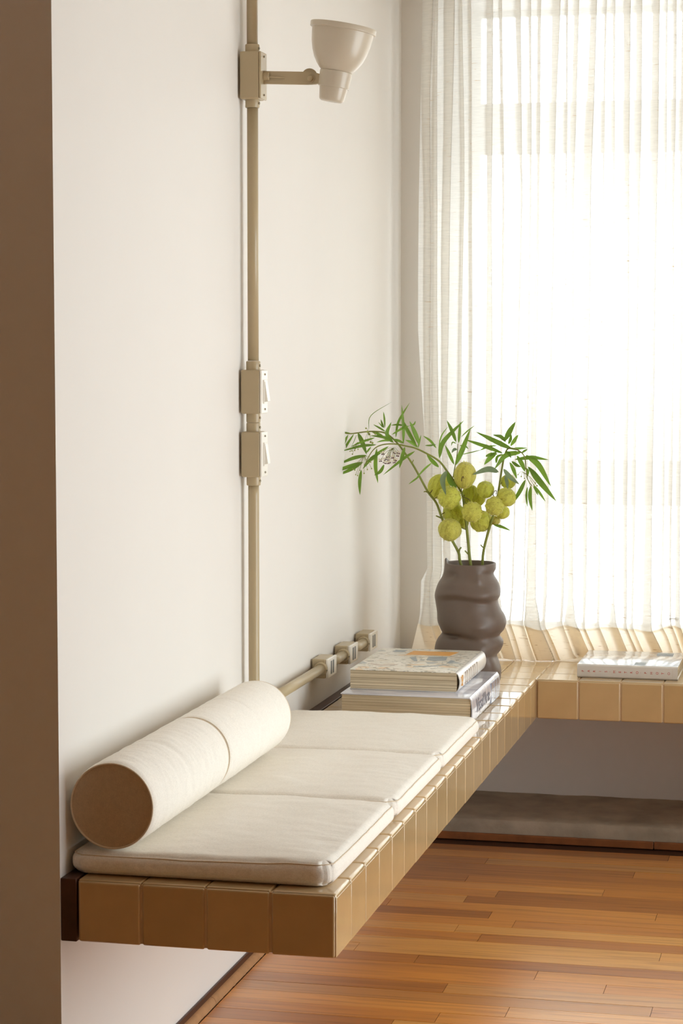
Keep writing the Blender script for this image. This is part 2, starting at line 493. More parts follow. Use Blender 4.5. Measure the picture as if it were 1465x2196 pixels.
# concrete plinth and beading under the window section of the bench
bm = bmesh.new(); nx, ny = 60, 8
rows = []
def plz(x, y): return 0.0605 + 0.0022 * pnoise(Vector((x * 9, y * 9, 3))) + 0.0012 * pnoise(Vector((x * 40, y * 40, 1)))
prof = [(2.536, 0.0), (2.5362, 0.022), (2.5355, 0.04), (2.537, 0.056), (2.541, None), (2.60, None), (2.70, None), (2.80, None), (2.92, None)]
for yy, zz in prof:
    r = []
    for i in range(131):
        x = 0.0 + i * 0.02
        n = pnoise(Vector((x * 30, yy * 50, 7)))
        z = plz(x, yy) if zz is None else zz + (0.0018 * n if zz > 0.03 else 0)
        r.append((x, yy + (0.0016 * n if zz else 0), z))
    rows.append(r)
struct(grid_mesh('trim_1', rows, M['concrete']), 'rough grey concrete plinth under the window section of the bench', 'plinth')
bb = thing('baseboard_back', 'dark wooden beading along the foot of the concrete plinth', 'baseboard', kind='structure')
for a, b in ((0.02, 0.800), (0.8015, 1.9), (1.9015, 2.59)):
    box('beading_strip', (a, 2.524, 0), (b, 2.5345, 0.0215), M['beading'], bb, 0.003)
bl = thing('baseboard_left', 'narrow raw wood beading below a brown strip at the foot of the left wall', 'baseboard', kind='structure')
box('painted_strip', (0, 0.0, 0.012), (0.006, 2.52, 0.029), M['darkwood'], bl, 0.0015)
for a, b in ((0.0, 0.8785), (0.88, 2.52)):
    bm = bmesh.new(); n = max(8, int((b - a) / 0.012)); ring0 = None
    for i in range(n + 1):
        y = a + (b - a) * i / n
        j = 0.0016 * pnoise(Vector((y * 60, 0, 5)))
        pts = [(0, 0), (0.0175 + j, 0), (0.018 + j, 0.005), (0.0135, 0.0135), (0.006, 0.017), (0, 0.017)]
        ring = [bm.verts.new((x, y, z)) for x, z in pts]
        if ring0:
            for k in range(6): bm.faces.new((ring0[k], ring0[(k + 1) % 6], ring[(k + 1) % 6], ring[k]))
        else: bm.faces.new(ring)
        ring0 = ring
    bm.faces.new(ring0)
    link('beading_strip', from_bm(bm, 'beading_strip', 40), M['rawwood'], bl)

# window
win = thing('window_1', 'wide window with pale horizontal rails behind the sheer curtain', 'window', kind='structure')
FY0, FY1 = YW + 0.26, YW + 0.31
STW = 0.096
R1A, R1B, R2A, R2B = 0.912, 1.049, 1.983, 2.138
box('stile', (WX0, FY0, WZ0), (WX0 + STW, FY1, WZ1), M['frame'], win, 0.003)
box('stile', (WX1 - 0.05, FY0, WZ0), (WX1, FY1, WZ1), M['frame'], win, 0.003)
box('stile', (1.66, FY0, WZ0), (1.72, FY1, WZ1), M['frame'], win, 0.003)
for nm, a, b in (('sill_rail', WZ0, 0.546), ('rail', R1A, R1B), ('rail', R2A, R2B), ('head_rail', WZ1 - 0.017, WZ1)):
    for x0, x1 in ((WX0 + STW, 1.66), (1.72, WX1 - 0.05)):
        box(nm, (x0, FY0 + 0.004, a), (x1, FY1 - 0.004, b), M['frame'], win, 0.003)
for x0, x1 in ((WX0 + STW, 1.66), (1.72, WX1 - 0.05)):
    for a, b in ((0.546, R1A), (R1B, R2A), (R2B, WZ1 - 0.017)):
        box('pane', (x0, FY0 + 0.022, a), (x1, FY0 + 0.026, b), M['glass'], win)

# ------------------------------------------------------------------ tiled bench
ZT, TH, T = 0.4846, 0.1092, 0.1150
D, YF = 0.4863, 2.4107                       # front of the long section, front of the window section
WS = 0.0309
TX = (D - WS) / 4
XB = 2.5                                    # end of the window section, out of the picture
bench = thing('tiled_bench', 'L-shaped floating bench clad in square glossy beige tiles along wall and window', 'bench', (0.25, 1.2, ZT - TH))
bm = bmesh.new()
add_box(bm, (WS + 0.001, 0.003, ZT - TH + 0.003), (D - 0.004, YW, ZT - 0.004)); add_box(bm, (D - 0.0015, YF + 0.003, ZT - TH + 0.003), (XB, YW, ZT - 0.0025))
link('bench_core', from_bm(bm, 'bench_core'), M['grout'], bench)
box('back_strip', (0.0, 0.0, ZT - TH), (WS - 0.0022, YW - 0.001, ZT + 0.001), M['darkwood'], bench, 0.002)['label'] = 'dark wooden strip along the wall'

G = 0.0016                                   # joint width
tiles = {}
def tile_mesh(sx, sy, sz, bv):
    key = (round(sx, 4), round(sy, 4), round(sz, 4), bv)
    if key not in tiles:
        bm = bmesh.new(); add_box(bm, (0, 0, 0), (sx, sy, sz), bv, 3)
        me = harden(from_bm(bm, 'tile')); me.materials.append(M['tile']); tiles[key] = me
    return tiles[key]
trng = random.Random(11)
def tile(x0, y0, z0, x1, y1, z1, bv=0.0042):
    o = place('tile', tile_mesh(x1 - x0, y1 - y0, z1 - z0, bv), (x0, y0, z0), None, bench)
    return o
tk = 0.008
def jz(): return trng.uniform(-0.0004, 0.0003)
# top of the long section
for j in range(26):
    y0 = j * T; y1 = min(y0 + T, YW)
    if y1 - y0 < 0.03: continue
    for i in range(4):
        x0 = WS + i * TX; x1 = x0 + TX
        a = jz()
        edge = i == 3 and y0 < YF - 0.01                # rounded nose along the front
        tile(x0 + G / 2, max(y0 + G / 2, 0.0035), ZT - (0.0145 if edge else tk) + a, x1 - (0.0008 if edge else G / 2), y1 - G / 2, ZT + a, 0.0065 if edge else 0.0030)
# long front face and the near end
for j in range(21):
    y0 = j * T; y1 = min(y0 + T, YF)
    a = trng.uniform(-0.0003, 0.0002)
    tile(D - tk + a, max(y0 + G / 2, 0.0028), ZT - TH + trng.uniform(0, 0.0008), D + a, y1 - G / 2, ZT - 0.0068, 0.0022)
for i in range(4):
    x0 = WS + i * TX; x1 = x0 + TX
    a = trng.uniform(-0.0004, 0.0004)
    tile(x0 + G, a, ZT - TH + trng.uniform(0, 0.0008), x1 - (G if i < 3 else 0.0026), tk + a, ZT - 0.0026)
# window section: front and top
nx = int((XB - 0.6016) / T)
for i in range(nx + 1):
    x0 = 0.6016 - T + i * T; x1 = x0 + T
    if i == 0: x0 = D + 0.0005
    a = trng.uniform(-0.0004, 0.0004)
    tile(x0 + G * 0.8, YF + a, ZT - TH + trng.uniform(0, 0.0008), x1 - G * 0.8, YF + tk + a, ZT - 0.0026)
    for j in range(5):
        y0 = YF + j * T; y1 = min(y0 + T, YW)
        if y1 - y0 < 0.03: continue
        b = jz()
        tile(x0 + G / 2, y0 + (0.003 if j == 0 else G / 2), ZT - tk + b, x1 - G / 2, y1 - G / 2, ZT + b, 0.0030)

# ------------------------------------------------------------------ seat cushions
def cushion(label, y0, y1, seed, lift):
    x0, x1 = 0.006, 0.4715
    zb, th = ZT + 0.0012, 0.0415
    root = thing('seat_cushion', label, 'cushion', ((x0 + x1) / 2, (y0 + y1) / 2, zb), 'linen seat cushions in a row on the bench')
    hx, hy, hz = (x1 - x0) / 2, (y1 - y0) / 2, th / 2
    r = 0.017
    c = Vector(((x0 + x1) / 2, (y0 + y1) / 2, zb + hz))
    def axis(h, n):
        a = [-h + r * k / 6 for k in range(6)]
        b = [-h + r + (2 * h - 2 * r) * k / n for k in range(n + 1)]
        return a + b + [-v for v in reversed(a)]
    ax, ay = axis(hx, 44), axis(hy, 44); az = axis(hz, 3)
    def shape(u, v, w):
        p = Vector((u, v, w))
        # plan corners are rounded more strongly than the edges
        rc = 0.03
        qx, qy = max(-(hx - rc), min(hx - rc, u)), max(-(hy - rc), min(hy - rc, v))
        dx, dy = u - qx, v - qy
        m = max(abs(dx), abs(dy)); l = math.hypot(dx, dy)
        if l > 1e-9 and m > 0:
            k = m / l; u2, v2 = qx + dx * k, qy + dy * k
        else: u2, v2 = u, v
        # edge rounding in section
        ed = max(abs(u) - (hx - r), abs(v) - (hy - r), 0) / r
        ez = max(abs(w) - (hz - r), 0) / r
        if ed > 0 and ez > 0:
            mm = max(ed, ez); ll = math.hypot(ed, ez); k = mm / ll
            ed2, ez2 = ed * k, ez * k
            w2 = math.copysign(hz - r + r * ez2, w)
            s = r * (ed - ed2)
            u2 -= math.copysign(s, u) if abs(u) > hx - r else 0
            v2 -= math.copysign(s, v) if abs(v) > hy - r else 0
        else: w2 = w
        U, V = u / hx, v / hy
        if w > 0:
            t = w / hz
            bul = 0.008 * (1 - U ** 4) * (1 - V ** 4)
            k_ = min(1, max(0, (u + hx - 0.105) / 0.10)) if y0 < 0.9 else 1     # pressed flat under the bolsters
            k_ = k_ * k_ * (3 - 2 * k_); bul *= k_
            n = 0.0035 * pnoise(Vector((u * 9, v * 9, seed))) + 0.0016 * pnoise(Vector((u * 22, v * 30, seed + 9)))
            # short drag wrinkles running in from the front edge
            wr = 0.0022 * max(0, (U - 0.45) / 0.55) * math.sin(v * 210 + 5 * pnoise(Vector((u * 6, v * 6, seed + 3)))) * max(0, 0.4 + pnoise(Vector((u * 4, v * 7, seed + 5)))) * (1 - U ** 8)
            w2 += t * (bul + (n + wr) * (0.15 + 0.85 * k_) + lift(U, V))
        bel = 0.003 * (1 - (w / hz) ** 2)
        if abs(u) > hx - r * 0.5: u2 += math.copysign(bel, u)
        if abs(v) > hy - r * 0.5: v2 += math.copysign(bel, v) + 0.0012 * pnoise(Vector((u * 30, w * 30, seed)))
        return c + Vector((u2, v2, w2))
    V, idx, Fs = [], {}, []
    def vid(u, v, w):
        k = (round(u, 6), round(v, 6), round(w, 6))
        if k not in idx: idx[k] = len(V); V.append(tuple(shape(u, v, w)))
        return idx[k]
    def sheet(A, B, fn):
        for i in range(len(A) - 1):
            for j in range(len(B) - 1):
                Fs.append((fn(A[i], B[j]), fn(A[i + 1], B[j]), fn(A[i + 1], B[j + 1]), fn(A[i], B[j + 1])))
    for sgn in (-1, 1):
        sheet(ax, ay, lambda a, b: vid(a, b, sgn * hz))
        sheet(ax, az, lambda a, b: vid(a, sgn * hy, b))
        sheet(ay, az, lambda a, b: vid(sgn * hx, a, b))
    bm = bmesh.new()
    vs = [bm.verts.new(p) for p in V]
    for f in Fs: bm.faces.new([vs[i] for i in f])
    link('cover', from_bm(bm, 'cover', 180), M['linen'], root)
    # seam cord round the upper edge
    e = hz - 0.0045
    loop = []
    n = 70
    per = [(-hx + 2 * hx * k / n, -hy) for k in range(n)] + [(hx, -hy + 2 * hy * k / n) for k in range(n)] + \
          [(hx - 2 * hx * k / n, hy) for k in range(n)] + [(-hx, hy - 2 * hy * k / n) for k in range(n)]
    for u, v in per:
        p = shape(u, v, e); cc = Vector((c.x, c.y, p.z)); dd = (p - cc).normalized()
        loop.append(p + dd * 0.0004 )
    tube('seam', loop, 0.0011, M['seam'], root, 6, True)
    return root
cushion('linen seat cushion nearest the free end of the bench, half under the near bolster', 0.028, 0.560, 1.0, lambda U, V: 0.006 * max(0, U) * max(0, -V) ** 3)
cushion('middle of the three linen seat cushions, between the other two', 0.567, 1.052, 12.0, lambda U, V: 0.0)
cushion('linen seat cushion beside the stack of books', 1.059, 1.540, 25.0, lambda U, V: 0.0)

# ------------------------------------------------------------------ bolsters
def bolster(label, y0, y1, seed):
    cx, R = 0.0835, 0.0765
    cz = ZT + 0.0425 + 0.0045 + R
    root = thing('bolster', label, 'bolster', (cx, (y0 + y1) / 2, cz - R), 'round linen bolsters lying along the wall')
    rows = []
    L = y1 - y0
    ny, na = 90, 96
    for i in range(ny + 1):
        y = y0 + L * i / ny
        s = min(i, ny - i) / ny * L
        edge = -0.004 * max(0, 1 - s / 0.012) ** 2
        r = []
        for k in range(na):
            a = 2 * PI * k / na
            g = Vector((math.cos(a) * 1.1, math.sin(a) * 1.1, y * 26 + seed))
            w = 0.0012 * pnoise(g) + 0.0010 * pnoise(Vector((math.cos(a) * 2.2, math.sin(a) * 2.2, y * 75 + seed)))
            w += -0.0030 * math.exp(-((y - (y0 + L * 0.47) - 0.008 * math.sin(a + seed)) / 0.010) ** 2) * max(0, math.sin(a * 1.0 + 0.4))
            rr = R + edge + w * min(1, s / 0.03) - 0.0025 * (1 - abs(2 * i / ny - 1) ** 2) * 0
            z = cz + rr * math.sin(a)
            if math.sin(a) < -0.93: z = max(z, cz - R + 0.0015)
            r.append((cx + rr * math.cos(a), y, z))
        rows.append(r)
    grid_mesh('cover', rows, M['linen'], root, wrap=True)
    for y, sg in ((y0, -1), (y1, 1)):
        rows = []
        for q in range(9):
            f = q / 8
            r = []
            for k in range(na):
                a = 2 * PI * k / na; rr = (R - 0.004) * (1 - f * 0.999)
                bul = 0.0045 * (1 - (1 - f) ** 2) + 0.001 * pnoise(Vector((rr * 40 * math.cos(a), rr * 40 * math.sin(a), seed)))
                r.append((cx + rr * math.cos(a), y + sg * bul * 0.6, cz + rr * math.sin(a)))
            rows.append(r)
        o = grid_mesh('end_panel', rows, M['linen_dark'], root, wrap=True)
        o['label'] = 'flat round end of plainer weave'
        ring = [Vector((cx + (R - 0.0032) * math.cos(2 * PI * k / na), y, cz + (R - 0.0032) * math.sin(2 * PI * k / na))) for k in range(na)]
        tube('piping', ring, 0.0018, M['seam'], root, 6, True)
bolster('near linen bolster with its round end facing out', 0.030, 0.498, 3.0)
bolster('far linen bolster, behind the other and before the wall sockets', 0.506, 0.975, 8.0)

# ------------------------------------------------------------------ conduit, switches, sockets, lamp
PX, PYC = 0.0266, 1.160
def boxy(root, lo, hi, m, name='housing', bev=0.004):
    return box(name, lo, hi, m, root, bev, 3)

con = thing('conduit_pipe', 'upright beige conduit pipe on the left wall through the two switches', 'pipe', (PX, PYC, 0.57))
def seg(z0, z1): tube('pipe_length', [(PX, PYC, z0), (PX, PYC, z1)], 0.0122, M['conduit'], con, 24)
seg(2.0518, ZC - 0.001); seg(1.3640, 1.9148)
tube('pipe_length', cr([(PX, PYC, 1.0890), (PX, PYC, 0.9), (PX, PYC, 0.64), (PX + 0.001, PYC + 0.012, 0.604), (PX + 0.002, PYC + 0.045, 0.590), (PX + 0.002, PYC + 0.08, 0.589)], 8), 0.0122, M['conduit'], con, 24)
hz = 0.589
con2 = thing('conduit_pipe', 'level pale conduit pipe above the bench linking the three sockets', 'pipe', (PX, 1.5, hz - 0.012))
for a, b in ((PYC + 0.081, 1.776), (1.8845, 2.026), (2.1345, 2.272)):
    tube('pipe_length', [(PX + 0.002, a, hz), (PX + 0.002, b, hz)], 0.0122, M['conduit'], con2, 24)

def screw(p, r, root, ax=(1, 0, 0)):
    lathe('screw', [(0, r), (0.002, r), (0.003, r * 0.6)], p, ax, M['screw'], root, 10)
def vert_box(root, z0, z1, cover, cl=0.0193):
    y0, y1 = PYC - 0.026, PYC + 0.026
    boxy(root, (0.0045, y0, z0), (0.0475, y1, z1), M['conduit'])
    for za, zb in ((z1 - 0.001, z1 + cl), (z0 - cl, z0 + 0.001)):
        d = 1 if za > z0 + 0.01 else -1
        lathe('collar', [(0, 0.0158), (cl - 0.0015, 0.0158), (cl + 0.001, 0.0150)], (PX, PYC, za if d > 0 else zb), (0, 0, d), M['conduit'], root, 28)
        screw((PX + 0.0150, PYC - 0.003, (za + zb) / 2), 0.0028, root)
    o = box('cover_plate', (0.0475, y0 + 0.0006, z0 + 0.0006), (0.0525, y1 - 0.0006, z1 - 0.0006), cover, root, 0.0022, 2)
    for zz in (z0 + 0.010, z1 - 0.010): screw((0.0522, PYC, zz), 0.0024, o)
def switch(z0, z1, label):
    root = thing('light_switch', label, 'switch', (0, PYC, z0), 'light switches on the upright conduit')
    vert_box(root, z0, z1, M['plate'])
    zc = (z0 + z1) / 2
    f = box('rocker_frame', (0.0520, PYC - 0.013, zc - 0.026), (0.0550, PYC + 0.013, zc + 0.026), M['plate'], root, 0.001)
    bm = bmesh.new()
    pr = [(0.0545, zc - 0.0225), (0.0625, zc - 0.0205), (0.0560, zc + 0.0225), (0.0545, zc + 0.0225)]
    A = [bm.verts.new((x, PYC - 0.0105, z)) for x, z in pr]; B = [bm.verts.new((x, PYC + 0.0105, z)) for x, z in pr]
    bm.faces.new(A); bm.faces.new(B)
    for k in range(4): bm.faces.new((A[k], A[(k + 1) % 4], B[(k + 1) % 4], B[k]))
    link('rocker', from_bm(bm, 'rocker'), M['plate'], f)
switch(1.2477, 1.3442, 'upper of the two light switches on the upright conduit')
switch(1.1085, 1.2085, 'lower of the two light switches on the upright conduit')

def socket(y0, label):
    z0, z1, y1 = hz - 0.0245, hz + 0.0245, y0 + 0.092
    root = thing('wall_socket', label, 'socket', (0, y0, z0), 'wall sockets on the level conduit')
    boxy(root, (0.0045, y0, z0), (0.0405, y1, z1), M['conduit'])
    cp = box('cover_plate', (0.0405, y0 + 0.0005, z0 + 0.0005), (0.0475, y1 - 0.0005, z1 - 0.0005), M['plate'], root, 0.002)
    for k in (0.36, 0.60):
        yc = y0 + 0.092 * k
        box('slot', (0.0470, yc - 0.007, z0 + 0.008), (0.0479, yc + 0.007, z1 - 0.008), M['slot'], cp, 0.0008)
    for yy, d in ((y0 + 0.0006, -1), (y1 - 0.0006, 1)):
        lathe('collar', [(0, 0.0172), (0.004, 0.0172), (0.0085, 0.0152)], (PX + 0.002, yy, hz), (0, d, 0), M['conduit'], root, 28)
    screw((PX + 0.0172, y0 - 0.0055, hz - 0.002), 0.002, root)
socket(1.7840, 'wall socket nearest the bolsters, first of three on the level conduit')
socket(2.0340, 'middle of the three wall sockets on the level conduit')
socket(2.2810, 'wall socket nearest the window, last of three on the level conduit')

lampo = thing('wall_lamp', 'pale beige cup-shaped spotlight on an arm high on the upright conduit', 'lamp', (0, PYC, 1.9325))
vert_box(lampo, 1.9318, 2.0345, M['conduit'], 0.0168)
bm = bmesh.new()
prof = [(0.0525, 1.9650, 1.9935), (0.060, 1.9655, 1.9930), (0.150, 1.9615, 1.9890), (0.168, 1.9620, 1.9870), (0.178, 1.9640, 1.9840)]
prev = None
for x, za, zb in prof:
    ring = [bm.verts.new((x, PYC - 0.004, za)), bm.verts.new((x, PYC + 0.006, za)), bm.verts.new((x, PYC + 0.006, zb)), bm.verts.new((x, PYC - 0.004, zb))]
    if prev:
        for k in range(4): bm.faces.new((prev[k], prev[(k + 1) % 4], ring[(k + 1) % 4], ring[k]))
    else: bm.faces.new(ring)
    prev = ring
bm.faces.new(prev)
arm = link('arm', from_bm(bm, 'arm'), M['conduit'], lampo)
lathe('arm_nipple', [(0, 0.0085), (0.0125, 0.0085), (0.0135, 0.0075)], (0.0525, PYC - 0.004, 1.9815), (1, 0, 0), M['conduit'], arm, 16)
tube('cable', cr([(0.063, PYC - 0.0075, 1.9800), (0.075, PYC - 0.008, 1.9790), (0.095, PYC - 0.006, 1.9775), (0.100, PYC - 0.003, 1.9770)], 5), 0.0016, M['conduit'], arm, 8)
lathe('hinge_disc', [(0, 0.0175), (0.004, 0.0175), (0.005, 0.0160)], (0.1530, PYC + 0.006, 1.9800), (0, 1, 0), M['conduit'], arm, 28)
lathe('hinge_bolt', [(0, 0.0098), (0.0015, 0.0098), (0.0015, 0.0062), (0.005, 0.0062), (0.006, 0.0045)], (0.1580, PYC - 0.004, 1.9745), (0, -1, 0), M['conduit'], arm, 20)
ax = Vector((0.0272, 0.0, 0.158)).normalized()
b0 = Vector((0.2035, PYC, 1.9240))
lathe('lamp_cap', [(0, 0.0005), (0, 0.0225), (0.002, 0.0258), (0.005, 0.0274), (0.030, 0.0308)], b0, ax, M['lamp'], lampo, 48)
lathe('lamp_neck', [(0.030, 0.0330), (0.031, 0.0340), (0.064, 0.0352), (0.0655, 0.0340)], b0, ax, M['lamp'], lampo, 48)
bowl = [(0.065, 0.033), (0.068, 0.037), (0.078, 0.0455), (0.090, 0.0530), (0.105, 0.0592), (0.122, 0.0635), (0.140, 0.0660), (0.1515, 0.0672), (0.152, 0.0705), (0.153, 0.0718), (0.162, 0.0722), (0.1635, 0.0712), (0.1635, 0.0690), (0.150, 0.0650), (0.120, 0.0605), (0.095, 0.052), (0.075, 0.040), (0.072, 0.001)]
lathe('lamp_shade', bowl, b0, ax, M['lamp'], lampo, 72, caps=False, sharp=45)
lathe('bulb', [(0.074, 0.001), (0.074, 0.014), (0.085, 0.018), (0.105, 0.030), (0.122, 0.031), (0.134, 0.022), (0.139, 0.001)], b0, ax, M['plate'], lampo, 24, caps=False)

# ------------------------------------------------------------------ books
def text_mesh(s, size, m, ext=0.0002, name='lettering'):
    cu = bpy.data.curves.new(name, 'FONT'); cu.body = s; cu.size = size; cu.align_x = 'CENTER'; cu.align_y = 'CENTER'; cu.extrude = ext
    cu.resolution_u = 3
    o = bpy.data.objects.new('tmp', cu); COL.objects.link(o)
    dg = bpy.context.evaluated_depsgraph_get()
    me = bpy.data.meshes.new_from_object(o.evaluated_get(dg))
    bpy.data.objects.remove(o)
    me.name = name; me.materials.clear(); me.materials.append(m)
    return me

def book(name, label, lo, hi, spine, jacket, board, rot=0.0, board_t=0.0028, round_spine=0.0, spine_mat=None, inset=0.003):
    """lo/hi: box of the closed book; spine on the side '+x' or '-y'. Everything is built in room axes, then turned by rot about the centre."""
    c = (Vector(lo) + Vector(hi)) / 2
    root = thing(name, label, 'book', (c.x, c.y, lo[2]))
    x0, y0, z0 = lo; x1, y1, z1 = hi; t = board_t
    parts = []
    if spine == '+x': pb = ((x0 + inset, y0 + inset, z0 + t), (x1 - 0.0012, y1 - inset, z1 - t))
    else: pb = ((x0 + inset, y0 + 0.004, z0 + t), (x1 - inset, y1 - inset, z1 - t))
    # page block, its edges a little uneven in layers
    bm = bmesh.new(); nz = 26
    (ax0, ay0, az0), (ax1, ay1, az1) = pb
    prev = None; rg = random.Random(name + label)
    off = 0
    for i in range(nz + 1):
        z = az0 + (az1 - az0) * i / nz
        j = rg.uniform(-0.0007, 0.0007)
        ring = [bm.verts.new((ax0 - j, ay0 - j, z)), bm.verts.new((ax1, ay0 - j, z)), bm.verts.new((ax1, ay1 + j, z)), bm.verts.new((ax0 - j, ay1 + j, z))]
        if prev:
            for k in range(4): bm.faces.new((prev[k], prev[(k + 1) % 4], ring[(k + 1) % 4], ring[k]))
        else: bm.faces.new(ring)
        prev = ring
    bm.faces.new(prev)
    parts.append(link('pages', from_bm(bm, 'pages'), M['pages'], root))
    for nm, za, zb, mm in (('front_cover', z1 - t, z1, jacket), ('back_cover', z0, z0 + t, board)):
        a, b = (x0, y0, za), (x1, y1, zb)
        if spine == '+x': b = (x1 - 0.003, y1, zb)
        else: a = (x0, y0 + 0.003, za)
        bm = bmesh.new(); add_box(bm, a, b, min(0.0012, t * 0.4), 2)
        parts.append(link(nm, from_bm(bm, nm, 40), mm, root))
    # rounded spine
    rows = []
    n = 10; h = (z1 - z0)
    for ends in range(2):
        pass
    outer, inner = [], []
    for i in range(n + 1):
        f = i / n; z = z0 + h * f
        bulge = round_spine * (1 - (2 * f - 1) ** 2)
        cap = 0.0035 * (max(0, abs(2 * f - 1) - 0.86) / 0.14) ** 2
        outer.append((bulge - cap, z)); inner.append((bulge - cap - 0.0025, z))
    bm = bmesh.new()
    loop = outer + inner[::-1]
    A, B = [], []
    for d, z in loop:
        if spine == '+x':
            A.append(bm.verts.new((x1 + d, y0 + inset * 0.3, z))); B.append(bm.verts.new((x1 + d, y1, z)))
        else:
            A.append(bm.verts.new((x0, y0 - d, z))); B.append(bm.verts.new((x1, y0 - d, z)))
    for k in range(len(loop)):
        q = (k + 1) % len(loop)
        bm.faces.new((A[k], A[q], B[q], B[k]))
    for k in range(n):
        for S in (A, B): bm.faces.new((S[k], S[k + 1], S[len(loop) - 2 - k], S[len(loop) - 1 - k]))
    parts.append(link('spine', from_bm(bm, 'spine', 40), spine_mat or jacket, root))
    return root, parts

# lower large book
LB = ((0.112, 1.640, ZT + 0.0008), (0.4340, 2.068, ZT + 0.0690))
lb, _ = book('picture_book', 'large book with silvery blue jacket, lower of the stack beside the cushions', LB[0], LB[1], '+x', M['bluejacket'], M['board'], 0, 0.0034, 0.004)
sp = [p for p in lb.children if p.name.startswith('spine')][0]
# printed picture and lettering on its spine
def spine_patch(root, me, loc, rot):
    o = link('spine_print', me, None, root)
    o.rotation_euler = rot; o.location = Vector(loc) - root.location
    return o
xs = 0.4380
def patch(name, pts, x, m, root, t=0.0004, parent=None):
    bm = bmesh.new()
    A = [bm.verts.new((x, y, z)) for y, z in pts]; B = [bm.verts.new((x - 0.003, y, z)) for y, z in pts]
    bm.faces.new(A); bm.faces.new(B)
    for k in range(len(pts)): bm.faces.new((A[k], A[(k + 1) % len(pts)], B[(k + 1) % len(pts)], B[k]))
    return link(name, from_bm(bm, name), m, root)
zb = LB[0][2]
patch('spine_picture', [(1.925, zb + 0.008), (2.055, zb + 0.008), (2.055, zb + 0.060), (1.925, zb + 0.060)], xs + 0.0003, M['bluepic'], lb)
R_SP = (PI / 2, 0, PI / 2)                     # upright lettering facing +x, reading along +y
o = spine_patch(lb, text_mesh('Vissi', 0.052, M['greyprint']), (xs + 0.0004, 1.745, zb + 0.036), R_SP)
o = spine_patch(lb, text_mesh("d'Arte", 0.046, M['greyprint']), (xs + 0.0004, 1.845, zb + 0.036), R_SP)

# upper book
UB = ((0.1205, 1.705, LB[1][2] + 0.0006), (0.3890, 2.095, LB[1][2] + 0.0495))
ub, _ = book('picture_book', 'thick book with pale illustrated cover, on top of the silvery blue book', UB[0], UB[1], '+x', M['collage'], M['bookwhite'], 0, 0.0018, 0.008, M['bookwhite'], 0.0012)
zt = UB[1][2]
def cover_print(pts, m):
    bm = bmesh.new()
    A = [bm.verts.new((x, y, zt + 0.0003)) for x, y in pts]; B = [bm.verts.new((x, y, zt - 0.001)) for x, y in pts]
    bm.faces.new(A); bm.faces.new(B)
    for k in range(len(pts)): bm.faces.new((A[k], A[(k + 1) % len(pts)], B[(k + 1) % len(pts)], B[k]))
    return link('cover_print', from_bm(bm, 'cover_print'), m, ub)
cover_print([(0.205, 1.985), (0.320, 1.985), (0.332, 2.055), (0.212, 2.055)], M['orange'])
cover_print([(0.275, 1.90), (0.30, 1.885), (0.325, 1.905), (0.318, 1.965), (0.27, 1.96)], M['blueprint'])
cover_print([(0.225, 1.935), (0.25, 1.87), (0.257, 1.875), (0.238, 1.955)], M['blueprint'])
cover_print([(0.335, 1.86), (0.345, 1.85), (0.35, 1.90), (0.337, 1.91)], M['blueprint'])
arc = [(0.265 + 0.075 * (k / 10), 1.775 + 0.05 * (k / 10) ** 2) for k in range(11)]
cover_print(arc + [(x, y + 0.012) for x, y in arc[::-1]], M['blueprint'])
arc = [(0.150 + 0.07 * (k / 10), 1.80 - 0.02 * math.sin(PI * k / 10)) for k in range(11)]
cover_print(arc + [(x, y + 0.016) for x, y in arc[::-1]], M['faintprint'])
cover_print([(0.16, 2.03), (0.19, 2.025), (0.195, 2.06), (0.165, 2.065)], M['blueprint'])
xu = UB[1][0] + 0.0062
zu = UB[0][2]
for a, b, z0, z1 in ((1.725, 1.7285, 0.014, 0.036), (1.740, 1.7435, 0.012, 0.038), (1.728, 1.741, 0.0235, 0.0275)):
    patch('spine_mark', [(a, zu + z0), (b, zu + z0), (b, zu + z1), (a, zu + z1)], xu + 0.0022, M['orange'], ub)
for a, w in ((1.785, 0.009), (1.81, 0.013), (1.84, 0.008), (1.865, 0.015), (1.895, 0.008), (1.92, 0.014), (1.955, 0.009)):
    patch('spine_mark', [(a, zu + 0.010), (a + w * 0.4, zu + 0.010), (a + w * 0.4, zu + 0.040), (a, zu + 0.040)], xu + 0.0022, M['faintprint'], ub)

# white book on the window section
WB = ((0.5905, 2.4700, ZT + 0.0006), (0.8660, 2.755, ZT + 0.0372))
wbk, _ = book('picture_book', 'flat white book with red letters along its spine, under the window', WB[0], WB[1], '-y', M['skyphoto'], M['bookwhite'], 0, 0.0024, 0.0012, M['bookwhite'])
letters = 'PARIS\u00b7METRO\u00b7PHOTO'
px_l = [1250.5, 1263, 1275, 1287.5, 1300, 1308.5, 1318, 1330, 1342, 1354.5, 1367, 1374.5, 1385, 1397.5, 1410, 1422, 1435]
zc = (WB[0][2] + WB[1][2]) / 2
for ch, p in zip(letters, px_l):
    x = at(p, 1440, WB[0][1]).x
    me = text_mesh(ch, 0.0095, M['red'], 0.0002, 'letter')
    o = link('letter', me, None, wbk)
    # each letter lies on its side: its top points to -x, it faces -y
    o.rotation_euler = (PI / 2, -PI / 2, 0)
    o.location = Vector((x, WB[0][1] - 0.0013, zc)) - wbk.location
for z0, z1 in ((0.006, 0.0305),):
    box('spine_line', (0.8515, WB[0][1] - 0.0014, WB[0][2] + z0), (0.8520, WB[0][1] - 0.0008, WB[0][2] + z1), M['faintprint'], wbk)
box('cover_print', (0.745, 2.485, WB[1][2] - 0.001), (0.775, 2.540, WB[1][2] + 0.0003), M['blueprint'], wbk)
